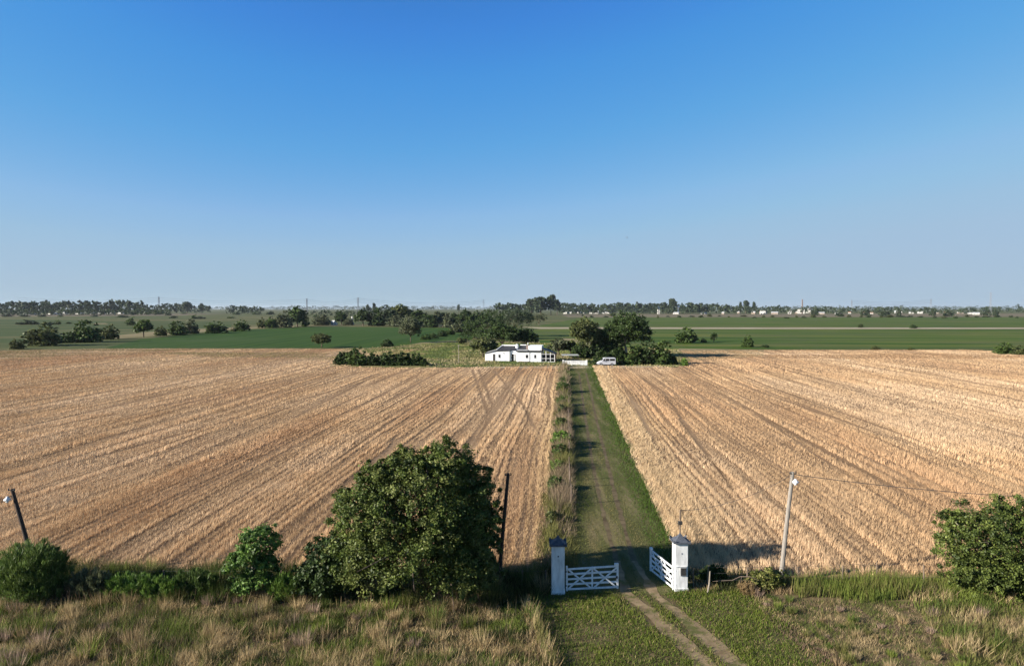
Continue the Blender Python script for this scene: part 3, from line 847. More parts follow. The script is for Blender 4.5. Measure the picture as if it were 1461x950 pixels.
for i, (px, py, w, hh, pal, nm, lb) in enumerate((
        (180, 862, 2.0, 1.25, 'bright', 'feathery_shrub', 'bright green feathery shrub by the field edge, second from the leaning pole'),
        (120, 862, 1.3, 1.5, 'grey', 'thistle_shrub', 'dark upright weed shrub right of the feathery bush by the leaning pole'),
        (272, 858, 1.7, 1.35, 'mid', 'feathery_shrub', 'green feathery shrub just left of the young bright tree'),
        (222, 862, 1.4, 1.1, 'bright', 'feathery_shrub', 'small bright shrub between two larger feathery shrubs'),
        (404, 862, 1.2, 1.3, 'bright', 'feathery_shrub', 'light green feathery shrub between the young tree and dark leafy bush'),
        (1098, 846, 1.3, 1.0, [(0.07, 0.085, 0.02), (0.12, 0.13, 0.035), (0.17, 0.16, 0.06)], 'bramble_bush', 'olive bramble bush at the foot of the grey lamp pole'),
        (1072, 850, 0.6, 0.42, [(0.19, 0.13, 0.07), (0.24, 0.17, 0.095), (0.14, 0.12, 0.05)], 'dead_shrub', 'reddish brown dead shrub in front of the fence right of gate'),
        (1022, 835, 0.9, 0.75, 'dark', 'low_shrub', 'dark low shrub in the shade right of the white gate pillar'),
        (66, 858, 0.7, 0.8, 'olive', 'low_shrub', 'low olive shrub at the right foot of the feathery bush'),
        (330, 858, 0.7, 0.6, 'mid', 'low_shrub', 'low green shrub under the young bright tree'))):
    x_, y_ = G(px, py)
    plant(nm, lb, 'shrub', (x_, y_ + 0.5), [(0, 0, hh * 0.5, w * 0.5, 0.5, hh * 0.5), (-w * 0.35, 0, hh * 0.4, w * 0.35, 0.45, hh * 0.45), (w * 0.4, 0, hh * 0.45, w * 0.32, 0.4, hh * 0.45)],
          190, 44, 0.085, pal, 40 + i, 0.03, hh * 0.4, parts=SH, zmin=0.02, feather=nm != 'bramble_bush', sprig=0.25)

# shrubs in the strip left of the drive
for i, (px, py, w, hh, pal, lb) in enumerate((
        (803, 560, 2.3, 1.9, 'mid', 'dense green shrub nearest the house in the fence strip by the drive'),
        (801, 579, 1.5, 1.3, 'mid', 'small green shrub just before the dense one in the fence strip'),
        (800, 610, 1.6, 1.1, 'mid', 'third green shrub from the house in the fence strip by the drive'),
        (799, 636, 2.1, 1.5, 'bright', 'wide bright shrub halfway along the fence strip by the drive'),
        (795, 672, 1.3, 0.9, 'bright', 'low bright shrub in brown weeds of the fence strip by the drive'),
        (812, 640, 1.0, 1.0, 'olive', 'olive shrub leaning over the drive beside the wide bright shrub'),
        (788, 745, 0.8, 0.7, 'olive', 'small olive shrub nearest the gate in the fence strip'),
        (804, 548, 1.6, 1.3, 'mid', 'small shrub between the garden wall and the dense one in the fence strip'),
        (803, 592, 1.5, 1.3, 'dark', 'dark shrub between the second and third green ones in the fence strip'),
        (798, 652, 1.5, 1.2, 'mid', 'green shrub just this side of the wide bright one in the fence strip'),
        (792, 700, 1.2, 1.0, 'mid', 'green shrub in brown weeds, second nearest the gate in the fence strip'))):
    x_, y_ = G(px, py)
    plant('hedge_shrub', lb, 'shrub', (x_, y_), [(0, 0, hh * 0.55, w * 0.42, w * 0.5, hh * 0.5), (w * 0.2, w * 0.4, hh * 0.45, w * 0.35, w * 0.4, hh * 0.42), (-w * 0.1, -w * 0.4, hh * 0.4, w * 0.35, w * 0.4, hh * 0.4)],
          110, 26, 0.16, pal, 60 + i, 0.04, hh * 0.4, parts=SH, zmin=0.02, group='green shrubs in the fence strip')

# ---- trees and hedges round the house
def placed(px, py, wpx, hpx):
    x, y = G(px, py)
    k = depth(y) / F
    return x, y, wpx * k, hpx * k

def round_blobs(w, h, rng, n=5, low=0.12, dep=1.0):
    B = [(0, 0, h * (0.5 + low / 2), w * 0.36, w * 0.36 * dep, h * (0.5 - low / 2) * 0.95)]
    for k in range(n):
        a = 2 * math.pi * (k + rng.uniform(-.3, .3)) / n
        rr = rng.uniform(0.2, 0.3) * w
        z = h * rng.uniform(0.3 + low, 0.72)
        if low < 0.05:
            z = h * rng.uniform(0.2, 0.55)
            B.append((math.cos(a) * rr * 1.15, math.sin(a) * rr * 1.15 * dep, h * 0.17, w * .25, w * .25 * dep, h * .19))
        B.append((math.cos(a) * rr, math.sin(a) * rr * dep, z, w * rng.uniform(.2, .27), w * rng.uniform(.2, .27) * dep, h * rng.uniform(.18, .26)))
    return B

def yard_tree(px, py, wpx, hpx, pal, lb, seed, name='yard_tree', cat='tree', n=240, per=34, leaf=0.42, low=0.15, r0=0.2, bark='bark', dep=1.0, group=None, off=0.0):
    x, y, w, h = placed(px, py, wpx, hpx)
    rng = np.random.default_rng(seed)
    bl = round_blobs(w, h, rng, 6, low, dep)
    pr = SH if cat in ('bush', 'hedge', 'shrub') else ('crown', 'trunk')
    return plant(name, lb, cat, (x, y + off), bl, n, per, leaf, pal, seed, r0, h * (0.3 if cat == 'tree' else 0.15), bark, group, pr, zmin=h * low * 0.4 if cat == 'tree' else 0.03)

yard_tree(689, 511, 42, 28, 'olive', 'olive green spreading tree at the left end of the white house', 201)
yard_tree(716, 503, 56, 42, 'dark', 'dark tree directly behind the left wing of the white house', 202, off=8)
yard_tree(748, 502, 48, 33, 'dark', 'low dark tree behind the right block of the white house', 203, off=8)
yard_tree(702, 484, 56, 42, 'dark', 'tall green tree furthest left in the cluster behind the house', 204, n=330, low=0.02)
yard_tree(676, 482, 38, 28, 'dark', 'dark tree between the wood and the house cluster', 214, n=240, low=0.02)
yard_tree(734, 480, 66, 40, 'blue', 'wide dark green crown in the cluster behind the house', 205, n=280)
yard_tree(660, 491, 22, 9, 'olive', 'low olive shrub in the meadow left of the house', 206, 'meadow_shrub', 'shrub', n=60)
yard_tree(769, 466, 26, 19, 'grey', 'greyish brown tree at the bend of the pale dirt road', 207, n=120)
yard_tree(798, 508, 30, 24, 'grey', 'grey green small tree right of the pergola', 208, n=150, off=3)
yard_tree(817, 509, 24, 22, 'dark', 'dark small tree behind the low white wall', 209, n=130, off=6)
yard_tree(840, 513, 54, 56, 'olive', 'tall olive green tree left of the large domed tree', 210, n=480, per=34, bark='pale_bark', low=0.05, off=7)
yard_tree(899, 512, 80, 63, 'dark', 'large domed dark tree standing behind the white van', 211, n=620, per=36, low=0.14, r0=0.42, bark='pale_bark', off=7)
yard_tree(836, 513, 44, 22, 'dark', 'dark low bush behind the right end of the white garden wall', 213, 'yard_bush', 'bush', n=220, low=0, off=5)
yard_tree(868, 512, 54, 42, 'dark', 'dark tree filling the gap between the olive and domed trees', 212, n=380, low=0.02, off=6)
for k, (px, w, h, pal, lb) in enumerate((
        (858, 26, 20, 'dark', 'dark bush directly behind the front of the white van'),
        (884, 26, 25, 'dark', 'dark bush just right of the white van'),
        (905, 32, 34, 'mid', 'tallest green bush in the hedge right of the van'),
        (928, 34, 34, 'dark', 'dark bush in the middle of the hedge right of the van'),
        (948, 32, 34, 'mid', 'light topped bush near the right end of the hedge by the van'),
        (963, 14, 12, 'dark', 'small dark bush ending the hedge by the van on the right'))):
    yard_tree(px, 521, w, h, pal, lb, 220 + k, 'hedge_bush', 'bush', n=210, low=0.0, dep=0.8, group='bushes right of the van', off=2.0 + 0.5 * (k % 2))
yard_tree(977, 522, 10, 10, 'bright', 'small bright shrub at the field edge right of the van hedge', 230, 'meadow_shrub', 'shrub', n=60, low=0)
for k, (px, py, w, h, lb) in enumerate((
        (487, 521, 26, 20, 'rounded left end of the dark hedge at the wheat edge'),
        (507, 522, 34, 27, 'tallest rounded bush in the dark hedge at the wheat edge'),
        (530, 522, 26, 18, 'low bush right of the tallest one in the dark hedge'),
        (552, 522, 28, 20, 'middle bush of the flat topped dark hedge'),
        (574, 522, 28, 19, 'second last bush of the dark hedge at the wheat edge'),
        (594, 522, 24, 19, 'right hand tall bush of the dark hedge at the wheat edge'),
        (604, 523, 12, 11, 'small bush ending the dark hedge on the right'))):
    yard_tree(px, py, w, h, 'dark' if k != 1 else 'mid', lb, 240 + k, 'hedge_bush', 'bush', n=200, low=0.0, dep=0.7, leaf=0.36, group='dark hedge at the wheat edge', off=1.5)
yard_tree(586, 489, 38, 36, 'grey', 'lone grey green tree in the meadow beyond the dark hedge', 260, n=300, low=0.08)
yard_tree(553, 495, 20, 12, 'dark', 'low dark bush at the left foot of the lone grey tree', 261, 'meadow_shrub', 'shrub', n=90, low=0)
yard_tree(459, 496, 30, 20, 'olive', 'lone olive tree at the near edge of the green field', 262, n=170, low=0.12)

# ---- shared prototypes for the distance
def proto(kind, seed, pal, n, per, leaf):
    rng = np.random.default_rng(seed)
    if kind == 'bush':
        bl = round_blobs(1, 1, rng, 6, 0.0)
        zt, r0 = 0.2, 0.03
    elif kind == 'tree':
        bl = round_blobs(1, 1, rng, 7, 0.06)
        zt, r0 = 0.4, 0.03
    else:
        bl = [(rng.uniform(-.18, .18), rng.uniform(-.18, .18), z, rng.uniform(.22, .34), rng.uniform(.22, .34), 0.15) for z in (0.4, 0.55, 0.68, 0.8, 0.88)]
        zt, r0 = 0.6, 0.03
    cm = crown_mesh('crown', rng, bl, n, per, leaf, GREENS[pal], zmin=0.02 if kind == 'bush' else 0.06, flip=-2 if kind == 'bush' else -.6)
    mb = trunk_mb(rng, bl, r0, zt)
    tm = mb.mesh('trunk', M['bark'])
    fix_normals(tm)
    return cm, tm

PR = {}
def get_proto(kind, pal, lod, var):
    key = (kind, pal, lod, var)
    if key not in PR:
        n, per, leaf = ((210, 20, 0.085), (80, 12, 0.13))[lod]
        PR[key] = proto(kind, hash((kind, pal)) % 1000 * 0 + 500 + var * 7 + len(PR), pal, n, per, leaf)
    return PR[key]

def far_tree(px, py, wpx, hpx, kind, pal, lb, name=None, group=None, lod=None):
    x, y, w, h = placed(px, py, wpx, hpx)
    if lod is None:
        lod = 0 if wpx > 15 else 1
    cm, tm = get_proto(kind, pal, lod, random.randrange(2))
    cat = 'bush' if kind == 'bush' else 'tree'
    t = thing(name or ('field_bush' if kind == 'bush' else 'field_tree'), lb, cat, (x, y, 0), random.uniform(0, 6.28), group, (w, w, h))
    pr = SH if kind == 'bush' else ('crown', 'trunk')
    link(pr[0], cm, t)
    link(pr[1], tm, t)
    return t

GL = 'trees and bushes along the left green field'
for a in (
    (24, 498, 22, 15, 'bush', 'mid', 'small bush at the far left corner of the wheat'),
    (65, 493, 54, 31, 'bush', 'olive', 'broad olive bush, widest in the row by the left green field'),
    (96, 489, 22, 15, 'bush', 'dark', 'low bush filling the gap between the two biggest bushes on the left'),
    (122, 488, 46, 31, 'bush', 'dark', 'tall humped dark tree right of the broad olive bush'),
    (156, 484, 28, 21, 'bush', 'mid', 'medium bush right of the tall humped dark tree'),
    (205, 481, 28, 25, 'tree', 'dark', 'round dark tree on its own left of the middle of the row'),
    (229, 479, 18, 14, 'bush', 'olive', 'small olive bush right of the round dark tree'),
    (253, 478, 30, 20, 'bush', 'dark', 'dark bush, left of a close pair in the row'),
    (273, 476, 24, 20, 'bush', 'grey', 'greyish bush, right of a close pair in the row'),
    (308, 475, 34, 16, 'bush', 'dark', 'long low dark bush in the row by the left green field'),
    (345, 472, 24, 15, 'bush', 'dark', 'small dark bush right of the long low one'),
    (333, 473, 10, 6, 'bush', 'mid', 'tiny bush between the long low bush and the small dark one'),
    (374, 468, 16, 13, 'bush', 'olive', 'small olive tree left of the domed thicket'),
    (387, 468, 20, 16, 'bush', 'dark', 'dark bush touching the left of the domed thicket'),
    (405, 467, 30, 22, 'bush', 'grey', 'grey green left half of the domed thicket'),
    (424, 466, 34, 27, 'tree', 'dark', 'dark tall dome of the thicket by the left green field'),
    (436, 466, 14, 16, 'bush', 'dark', 'low bush at the right end of the domed thicket')):
    far_tree(a[0], a[1], a[2] * 0.92, a[3], a[4], {'dark': 'mid', 'mid': 'olive'}.get(a[5], a[5]), a[6], group=GL)
GM = 'bushes scattered over the far left meadow'
for a in ((38, 463, 26, 8), (52, 462.5, 8, 4), (82, 463, 9, 8), (73, 463, 12, 4), (186, 464, 15, 14), (98, 462, 8, 3),
          (135, 452, 10, 4), (86, 452, 8, 4), (176, 453, 16, 4), (190, 449, 10, 7), (211, 449, 8, 8), (225, 448.5, 14, 8), (240, 450, 10, 3),
          (277, 455, 8, 8), (287, 455, 14, 4), (247, 454, 12, 4), (262, 448, 8, 3), (330, 454, 12, 3), (337, 449, 10, 5), (366, 449, 12, 5), (385, 449, 12, 6), (404, 452, 9, 4),
          (433, 451, 16, 5), (452, 453, 10, 5), (10, 452, 14, 5), (35, 452, 14, 4), (60, 452, 12, 4)):
    far_tree(*a, 'bush', random.choice(['dark', 'mid', 'blue']), 'small dark bush scattered over the pale green meadow on the far left', 'meadow_bush', GM, 1)
GF = 'trees round the far left farm'
for a in ((460, 464, 26, 15, 'bush', 'grey', 'greyish tree left of the small white farm building'),
          (487, 463, 20, 18, 'tree', 'dark', 'dark tree between the two small white farm buildings'),
          (497, 464, 16, 10, 'bush', 'grey', 'low grey bush left of the right white farm building'),
          (518, 465, 26, 23, 'tree', 'dark', 'dark tree just right of the small white farm buildings'),
          (539, 465, 26, 25, 'bush', 'dark', 'round darkest tree of the far left farm grove'),
          (556, 465, 24, 24, 'tree', 'blue', 'blue green tree behind the lone grey tree, left side'),
          (573, 464, 36, 29, 'tree', 'olive', 'tallest olive tree of the far left farm grove'),
          (568, 466, 28, 16, 'bush', 'grey', 'low grey bush before the tallest farm tree'),
          (597, 465, 26, 22, 'tree', 'dark', 'dark tree right of the tallest farm tree')):
    far_tree(*a, group=GF)
GW = 'trees of the wood left of the house'
for i, px in enumerate(range(608, 700, 8)):
    far_tree(px, 466.5 + random.uniform(-.8, .8), random.uniform(16, 22), random.uniform(17, 25), random.choice(['tree', 'tree', 'bush']), random.choice(['dark', 'blue', 'dark', 'grey']),
             'dark tree in the dense wood between the farm grove and the house', 'wood_tree', GW, 0)
GB = 'bushes along the lane left of the house'
for a in ((607, 484.5, 16, 8), (619, 483, 14, 9), (631, 480, 16, 9), (641, 477.5, 18, 8)):
    far_tree(*a, 'bush', random.choice(['dark', 'mid']), 'low dark bush in the line beside the lane left of the house', 'lane_bush', GB)
for a in ((654, 474, 28, 15, 'bush', 'grey', 'grey green bush at the far end of the lane bushes'), (668, 470, 18, 12, 'bush', 'mid', 'bright bush between the lane bushes and the house trees')):
    far_tree(*a, group=GB)
GR = 'trees and bushes on the right green field edge'
for a in ((980, 489, 32, 22, 'bush', 'mid', 'rounded green tree right of the large domed tree'),
          (1018, 488, 11, 13, 'tree', 'dark', 'slim small tree right of the rounded green tree'),
          (1004, 489, 9, 8, 'bush', 'mid', 'tiny bush between the rounded tree and the slim small one'),
          (950, 490, 14, 6, 'bush', 'mid', 'low bush at the left foot of the rounded green tree'),
          (1067, 495, 17, 17, 'bush', 'mid', 'lone round bush at the wheat edge of the right field'),
          (1092, 496, 12, 5, 'bush', 'dark', 'flat dark bush right of the lone round bush'),
          (1228, 467.5, 8, 6, 'bush', 'dark', 'small bush on the dirt road, left of two'),
          (1303, 468.5, 11, 7, 'bush', 'dark', 'small bush on the dirt road, right of two'),
          (1433, 505, 26, 17, 'bush', 'mid', 'bush at the far right corner of the wheat'),
          (1456, 506, 24, 13, 'bush', 'olive', 'olive bush cut by the right edge of the picture'),
          (1249, 499, 14, 5, 'bush', 'olive', 'low olive bush on the middle right wheat boundary'),
          (1300, 499.5, 10, 4, 'bush', 'olive', 'tiny olive bush on the right wheat boundary')):
    far_tree(*a, group=GR)
GS = 'scrub along the far right stubble'
for i in range(42):
    px = 830 + i * 15.2 + random.uniform(-5, 5)
    far_tree(px, random.choice([451.5, 452.5, 453, 454]) + random.uniform(-.4, .4), random.uniform(4, 13), random.uniform(2.2, 4.5), 'bush', random.choice(['blue', 'dark', 'olive']),
             'tiny scrub bush on the far edge of the right green fields', 'scrub_bush', GS, 1)

# distant woods: masses
def wood(name, label, spans, seed):
    rng = np.random.default_rng(seed)
    Vs, Cs = [], []
    for (p0, p1, base, top, step, pal) in spans:
        px = p0
        while px < p1:
            br = base + rng.uniform(-0.7, 0.5)
            x, y = G(px, br)
            k = depth(y) / F
            h = (br - top + rng.normal(0, 1.0)) * k
            w = rng.uniform(4.5, 9) * k
            bl = [(x + rng.uniform(-.2, .2) * w, y + rng.uniform(-1, 1) * w, h * q, w * 0.5, w * 0.5, h * 0.24) for q in (0.28, 0.55, 0.76)]
            v, c_ = crown(rng, bl, 22, 8, h * 0.16, GREENS[pal], zmin=0.2, fill=0.3)
            Vs.append(v); Cs.append(c_)
            px += step * rng.uniform(0.6, 1.4)
    o = link(name, raw_mesh(name, np.concatenate(Vs), 4, M['leaf'], np.concatenate(Cs)))
    return tag(o, label, 'wood', kind='stuff')
wood('distant_wood', 'long dark wood on the horizon at far left',
     [(-40, 160, 449.5, 431, 3.2, 'blue'), (160, 200, 449, 429.5, 3, 'blue'), (200, 262, 447.5, 434, 3.4, 'blue'), (-40, 245, 450.5, 441, 5, 'dark'), (258, 300, 447.5, 436, 4, 'blue'), (326, 352, 448.5, 436.5, 3.5, 'blue'), (345, 372, 448.5, 439, 4, 'blue'),
      (446, 505, 451.5, 443, 5, 'blue')], 1)
wood('distant_wood', 'far wood on the horizon behind the white house', [(708, 770, 449, 433.5, 3.2, 'blue'), (520, 575, 448, 438, 4, 'blue')], 2)
wood('distant_wood', 'long even wood on the horizon right of the house', [(798, 1000, 447.6, 433.5, 2.8, 'blue'), (985, 1040, 447.8, 434, 3, 'blue'), (800, 1000, 448.3, 440, 5, 'blue')], 3)
wood('distant_wood', 'broken wood among the far town houses on the right',
     [(1040, 1115, 447.6, 436.5, 4, 'blue'), (1115, 1290, 447.8, 438.5, 4.4, 'blue'), (1290, 1400, 448, 439.5, 5.5, 'blue'), (1395, 1520, 446.5, 438, 5, 'blue')], 4)
wood('distant_wood', 'faint farthest treeline along the horizon', [(-60, 1540, 441.9, 437.6, 3.2, 'blue')], 5)
GH = 'tall trees standing out on the horizon'
for a in ((267, 448, 14, 18, 'tree', 'blue', 'tall dark tree standing out of the far left horizon'),
          (287, 447.5, 8, 14, 'tall', 'blue', 'slim tree right of the tall one on the left horizon'),
          (758, 449.5, 24, 22, 'tall', 'blue', 'left tree of the tall clump on the horizon above the house'),
          (771, 450, 28, 25, 'tall', 'blue', 'broad middle tree of the tall clump above the house'),
          (786, 450, 17, 28, 'tall', 'blue', 'tallest slender tree of the clump above the house'),
          (795, 449.5, 15, 21, 'tall', 'blue', 'right tree of the tall clump above the house'),
          (959, 448, 16, 21, 'tall', 'blue', 'tall domed tree beside the white water tower'),
          (949, 448, 8, 16, 'tall', 'blue', 'slim tree left of the domed one by the water tower'),
          (1056, 447.6, 6, 16, 'tall', 'blue', 'slim tree, left of the tall ones over the town'),
          (1064, 447.6, 10, 18, 'tall', 'blue', 'tallest tree over the far town'),
          (1075, 447.6, 7, 16, 'tall', 'blue', 'slim tree, right of the tallest one over the town'),
          (534, 448, 7, 15, 'tall', 'blue', 'narrow tree right of the second pylon'),
          (525, 448, 6, 13, 'tall', 'blue', 'narrow tree close beside the second pylon'),
          (654, 446, 6, 11, 'tall', 'blue', 'narrow tree above the wood left of the house')):
    far_tree(*a, name='horizon_tree', group=GH, lod=0)
for i, (px, w, h) in enumerate(((1163, 12, 11), (1235, 14, 10), (1262, 17, 10), (1282, 9, 12), (1331, 9, 12), (1353, 15, 10), (1407, 13, 11), (1420, 8, 13), (1197, 12, 8))):
    far_tree(px, 450 + (i % 3) * 0.7, w, h, 'bush', 'blue', 'dark round tree standing before the far right town', 'town_tree', 'dark trees before the far right town')

# ================================================================== GATE
def pillar(px, py, label, mailbox):
    x, y = G(px, py)
    t = thing('gate_pillar', label, 'gate pillar', (x, y + 0.32, 0), 0.03 if mailbox else -0.02)
    mb = MB().box(-.315, .315, -.315, .315, -.1, 2.40)
    mb.build('shaft', M['lime'], t, 0.015)
    MB().box(-.345, .345, -.345, .345, -.1, 0.16).build('plinth', M['lime'], t, 0.012)
    cap = thing_part('cap', t)
    q = 0.43
    MB().box(-q, q, -q, q, 2.403, 2.47).build('slab', M['slate'], cap, 0.01)
    c = MB()
    r = 0.36
    c.add([(-r, -r, 2.472), (r, -r, 2.472), (r, r, 2.472), (-r, r, 2.472), (-.12, -.12, 2.66), (.12, -.12, 2.66), (.12, .12, 2.66), (-.12, .12, 2.66), (0, 0, 2.86)],
          [(3, 2, 1, 0), (0, 1, 5, 4), (1, 2, 6, 5), (2, 3, 7, 6), (3, 0, 4, 7), (4, 5, 8), (5, 6, 8), (6, 7, 8), (7, 4, 8)])
    c.build('roof', M['slate'], cap)
    for sx in (-1, 1):
        for sy in (-1, 1):
            k = MB()
            a, b2 = sx * q * 0.97, sy * q * 0.97
            k.add([(a, b2, 2.474), (a - sx * .16, b2, 2.474), (a, b2 - sy * .16, 2.474), (a, b2, 2.60)], [(0, 1, 2), (0, 1, 3), (1, 2, 3), (2, 0, 3)])
            k.build('corner_tile', M['slate'], cap)
    # small number tile high on the shaft
    MB().box(-.03, .035, -.327, -.3, 1.86, 1.93).build('number_tile', M['slate'] if not mailbox else M['grey_metal'], t)
    if mailbox:
        l = thing_part('letter_box', t)
        MB().box(-.08, .24, -.36, -.3, 0.78, 1.22).build('frame', M['grey_metal'], l, 0.01)
        MB().box(-.045, .205, -.368, -.35, 0.815, 1.185).build('door_plate', M['iron'], l)
        MB().box(-.30, .27, -.352, -.3, 1.235, 1.275).build('ledge', M['lime'], l, 0.008)
    return t

def thing_part(name, parent):
    o = link(name, None, parent)
    o.empty_display_size = 0.1
    return o

pillar(796.5, 848, 'white gate pillar with dark slate cap left of the drive, in shade', False)
pillar(972, 843.5, 'white gate pillar right of the drive with a dark letter box', True)

def gate_leaf(name, a, b, z0, label, mirror):
    a, b = Vector((a[0], a[1], 0)), Vector((b[0], b[1], 0))
    d = b - a
    L = d.length
    t = thing(name, label, 'gate', (a.x, a.y, z0), math.atan2(d.y, d.x))
    h = 1.08
    rise = 0.07
    MB().box(0.0, 0.09, -.045, .045, -.06, h + .12).build('hinge_stile', M['gate_paint'], t, 0.006)
    MB().box(L / 2 - .04, L / 2 + .04, -.035, .035, 0.0, h + rise * .5).build('middle_stile', M['gate_paint'], t, 0.006)
    MB().box(L - .09, L, -.045, .045, -.02, h + rise - .02).build('latch_stile', M['gate_paint'], t, 0.006)
    MB().box(L - .20, L - .0, -.06, .06, h + rise - .018, h + rise + .10).build('stile_cap', M['gate_paint'], t, 0.01)
    for k in range(5):
        z = 0.03 + (h - .08) * (k / 4) ** 1.0
        MB().bar((.093, 0, z), (L - .093, 0, z + rise * (0.3 + .7 * k / 4)), 0.085, 0.045).build('rail', M['gate_paint'], t)
    for (x0, x1) in ((.09, L / 2 - .04), (L / 2 + .04, L - .09)):
        MB().bar((x0, -.045, .05), (x1, -.045, h - .02), 0.075, 0.03).build('brace', M['gate_paint'], t)
        MB().bar((x0, -.078, h - .02), (x1, -.078, .05), 0.075, 0.03).build('brace', M['gate_paint'], t)
    for z in (0.2, 0.9):
        MB().box(-.12, .05, -.052, -.046, z, z + .05).build('hinge', M['iron'], t)
    MB().box(L - .14, L - .05, -.06, -.046, 0.5, 0.62).build('latch', M['iron'], t)
    return t
la, lb_ = G(808, 847.5), G(884, 846)
gate_leaf('gate_leaf', (la[0], la[1] + .3), (lb_[0], lb_[1] + 0.42), 0.10, 'white wooden gate leaf with crossed braces, nearly closed beside the left pillar', False)
ra = G(961, 843)
gate_leaf('gate_leaf', (ra[0] + .02, ra[1] + 0.05), (7.36, 36.35), 0.10, 'white wooden gate leaf swung open from the right pillar', True)

# mast and service cable behind the right pillar
mx, my_ = G(972, 843.5)
mtop = P(970.5, 727, my_ + 0.75)
t = thing('cable_mast', 'thin dark cable mast rising behind the right gate pillar', 'mast', (mtop.x, my_ + 0.75, 0))
MB().tube([(0, 0, -.2), (0, 0, mtop.z)], 0.035, 8).build('pipe', M['brown_wood'], t)
MB().tube([(-.02, 0, mtop.z - .03), (0.32, 0, mtop.z - .03)], 0.02, 6).build('arm', M['iron'], t)
MB().box(-.10, .10, -.07, .07, mtop.z - .75, mtop.z - .58).build('junction_box', M['iron'], t, 0.01)

# ================================================================== POLES
def pole(name, base_px, top_px, Y, mat, label, rad=(0.125, 0.085), lamp=None):
    bz = G(*base_px)
    tp = P(top_px[0], top_px[1], Y)
    t = thing(name, label, 'pole', (bz[0], Y, 0))
    T = Vector((tp.x - bz[0], 0, tp.z))
    MB().tube([(0, 0, -.3), T * 0.5, T], [rad[0], (rad[0] + rad[1]) / 2, rad[1]], 10).build('post', M[mat], t, smooth=False)
    if lamp:
        s, dz = lamp
        at = T * (1 - dz / T.z)
        lm = thing_part('lamp', t)
        MB().tube([at, at + Vector((s * .22, -.05, .06)), at + Vector((s * .40, -.08, 0.0))], 0.018, 6).build('bracket', M['iron'], lm)
        c = at + Vector((s * .42, -.09, -.02))
        MB().tube([c + Vector((0, 0, .06)), c, c - Vector((0, 0, .07)), c - Vector((0, 0, .13))], [0.05, .07, .155, .17], 14).build('shade', M['lamp_white'], lm, smooth=True)
        MB().tube([c - Vector((0, 0, .12)), c - Vector((0, 0, .20)), c - Vector((0, 0, .27))], [.05, .08, .03], 10).build('bulb', M['lamp_white'], lm, smooth=True)
    ins = MB()
    ins.tube([T * 0.985 + Vector((-.18, -.06, 0)), T * 0.985 + Vector((.18, -.06, 0))], .022, 6)
    ins.build('crosspiece', M['iron'], t)
    for sx in (-.15, .15):
        MB().tube([T * .985 + Vector((sx, -.06, 0.0)), T * .985 + Vector((sx, -.06, .06)), T * .985 + Vector((sx, -.06, .11))], [.03, .035, .02], 8).build('insulator', M['iron'], t)
    return t, Vector((bz[0], Y, 0)) + T
pole('lamp_pole', (47, 832), (17, 697), 35.2, 'dark_wood', 'dark wooden lamp pole leaning left at the left edge', lamp=(-0.7, 0.42))
pole('dark_pole', (711, 832), (725, 675), 35.2, 'dark_wood', 'bare dark wooden pole right of the largest tree', (0.11, 0.08))
_, rt = pole('lamp_pole', (1117, 834), (1131, 673), 35.0, 'pole_wood', 'grey wooden lamp pole with a white lamp right of the gate', (0.125, 0.09), lamp=(0.35, 0.38))
# next pole, outside the frame to the right, that carries the wire
_, ft = pole('dark_pole', (2050, 836), (2062, 690), 34.0, 'pole_wood', 'grey wooden pole beyond the right edge carrying the overhead wire')

def wire(name, a, b, sag, r, label, n=24):
    a, b = Vector(a), Vector(b)
    mb = MB()
    pts = [a.lerp(b, k / n) - Vector((0, 0, 4 * sag * (k / n) * (1 - k / n))) for k in range(n + 1)]
    mb.tube(pts, r, 5)
    return tag(mb.build(name, M['wire']), label, 'wire')
wire('overhead_wire', rt + Vector((.1, -.06, -.12)), ft + Vector((-.1, -.06, -.1)), 1.0, 0.016, 'dark overhead wire running right from the grey lamp pole')
wire('service_cable', rt + Vector((-.1, -.06, -.16)), (mtop.x + .3, mtop.y, mtop.z - .03), 0.35, 0.010, 'thin cable sagging from the lamp pole to the mast behind the pillar')

# ================================================================== FENCES
def fence_post(mb, x, y, h, lx=0.0, r=0.05):
    mb.tube([(x, y, -.2), (x + lx * .5, y, h * .5), (x + lx, y, h)], [r * 1.1, r, r * .9], 7)

def wire_fence(name, pts, heights, label, zs=(0.35, 0.7, 1.0), r=0.05, wr=0.006, mat='post_wood'):
    t = thing(name, label, 'fence', (pts[0][0], pts[0][1], 0))
    ox, oy = pts[0]
    rng = random.Random(len(pts))
    for (x, y), h in zip(pts, heights):
        fence_post_mb = MB()
        fence_post(fence_post_mb, x - ox, y - oy, h, rng.uniform(-.05, .05), r * rng.uniform(.8, 1.2))
        fence_post_mb.build('fence_post', M[mat], t)
    for z in zs:
        mb = MB()
        mb.tube([(x - ox, y - oy, min(z, 1.0)) for x, y in pts], wr, 4)
        mb.build('fence_wire', M['wire'], t)
    return t
fr = [G(p, 838) for p in (990, 1010, 1067, 1140)] + [G(p, 834) for p in (1203, 1253, 1320, 1390, 1461, 1540, 1640)]
wire_fence('wire_fence', [(x, y + 0.1) for x, y in fr], [1.0, 1.05, 0.95, 1.0, 0.95, 1.15, 1.0, 1.0, 1.0, 1.0, 1.0], 'low wire fence with weathered wooden posts right of the gate', r=0.035, mat='brown_wood')
fl = [G(p, 837) for p in (780, 745, 700, 640, 560, 480, 400, 310, 230, 150, 70, 0, -80, -200)]
wire_fence('wire_fence', [(x, y + 0.3) for x, y in fl], [0.75] * len(fl), 'low wire fence at the wheat edge left of the gate', zs=(0.4, 0.7), r=0.035, mat='brown_wood')
rows = [545, 550, 556, 563, 570, 577, 586, 600, 617, 628, 638, 652, 672, 686, 696, 720]
fd = []
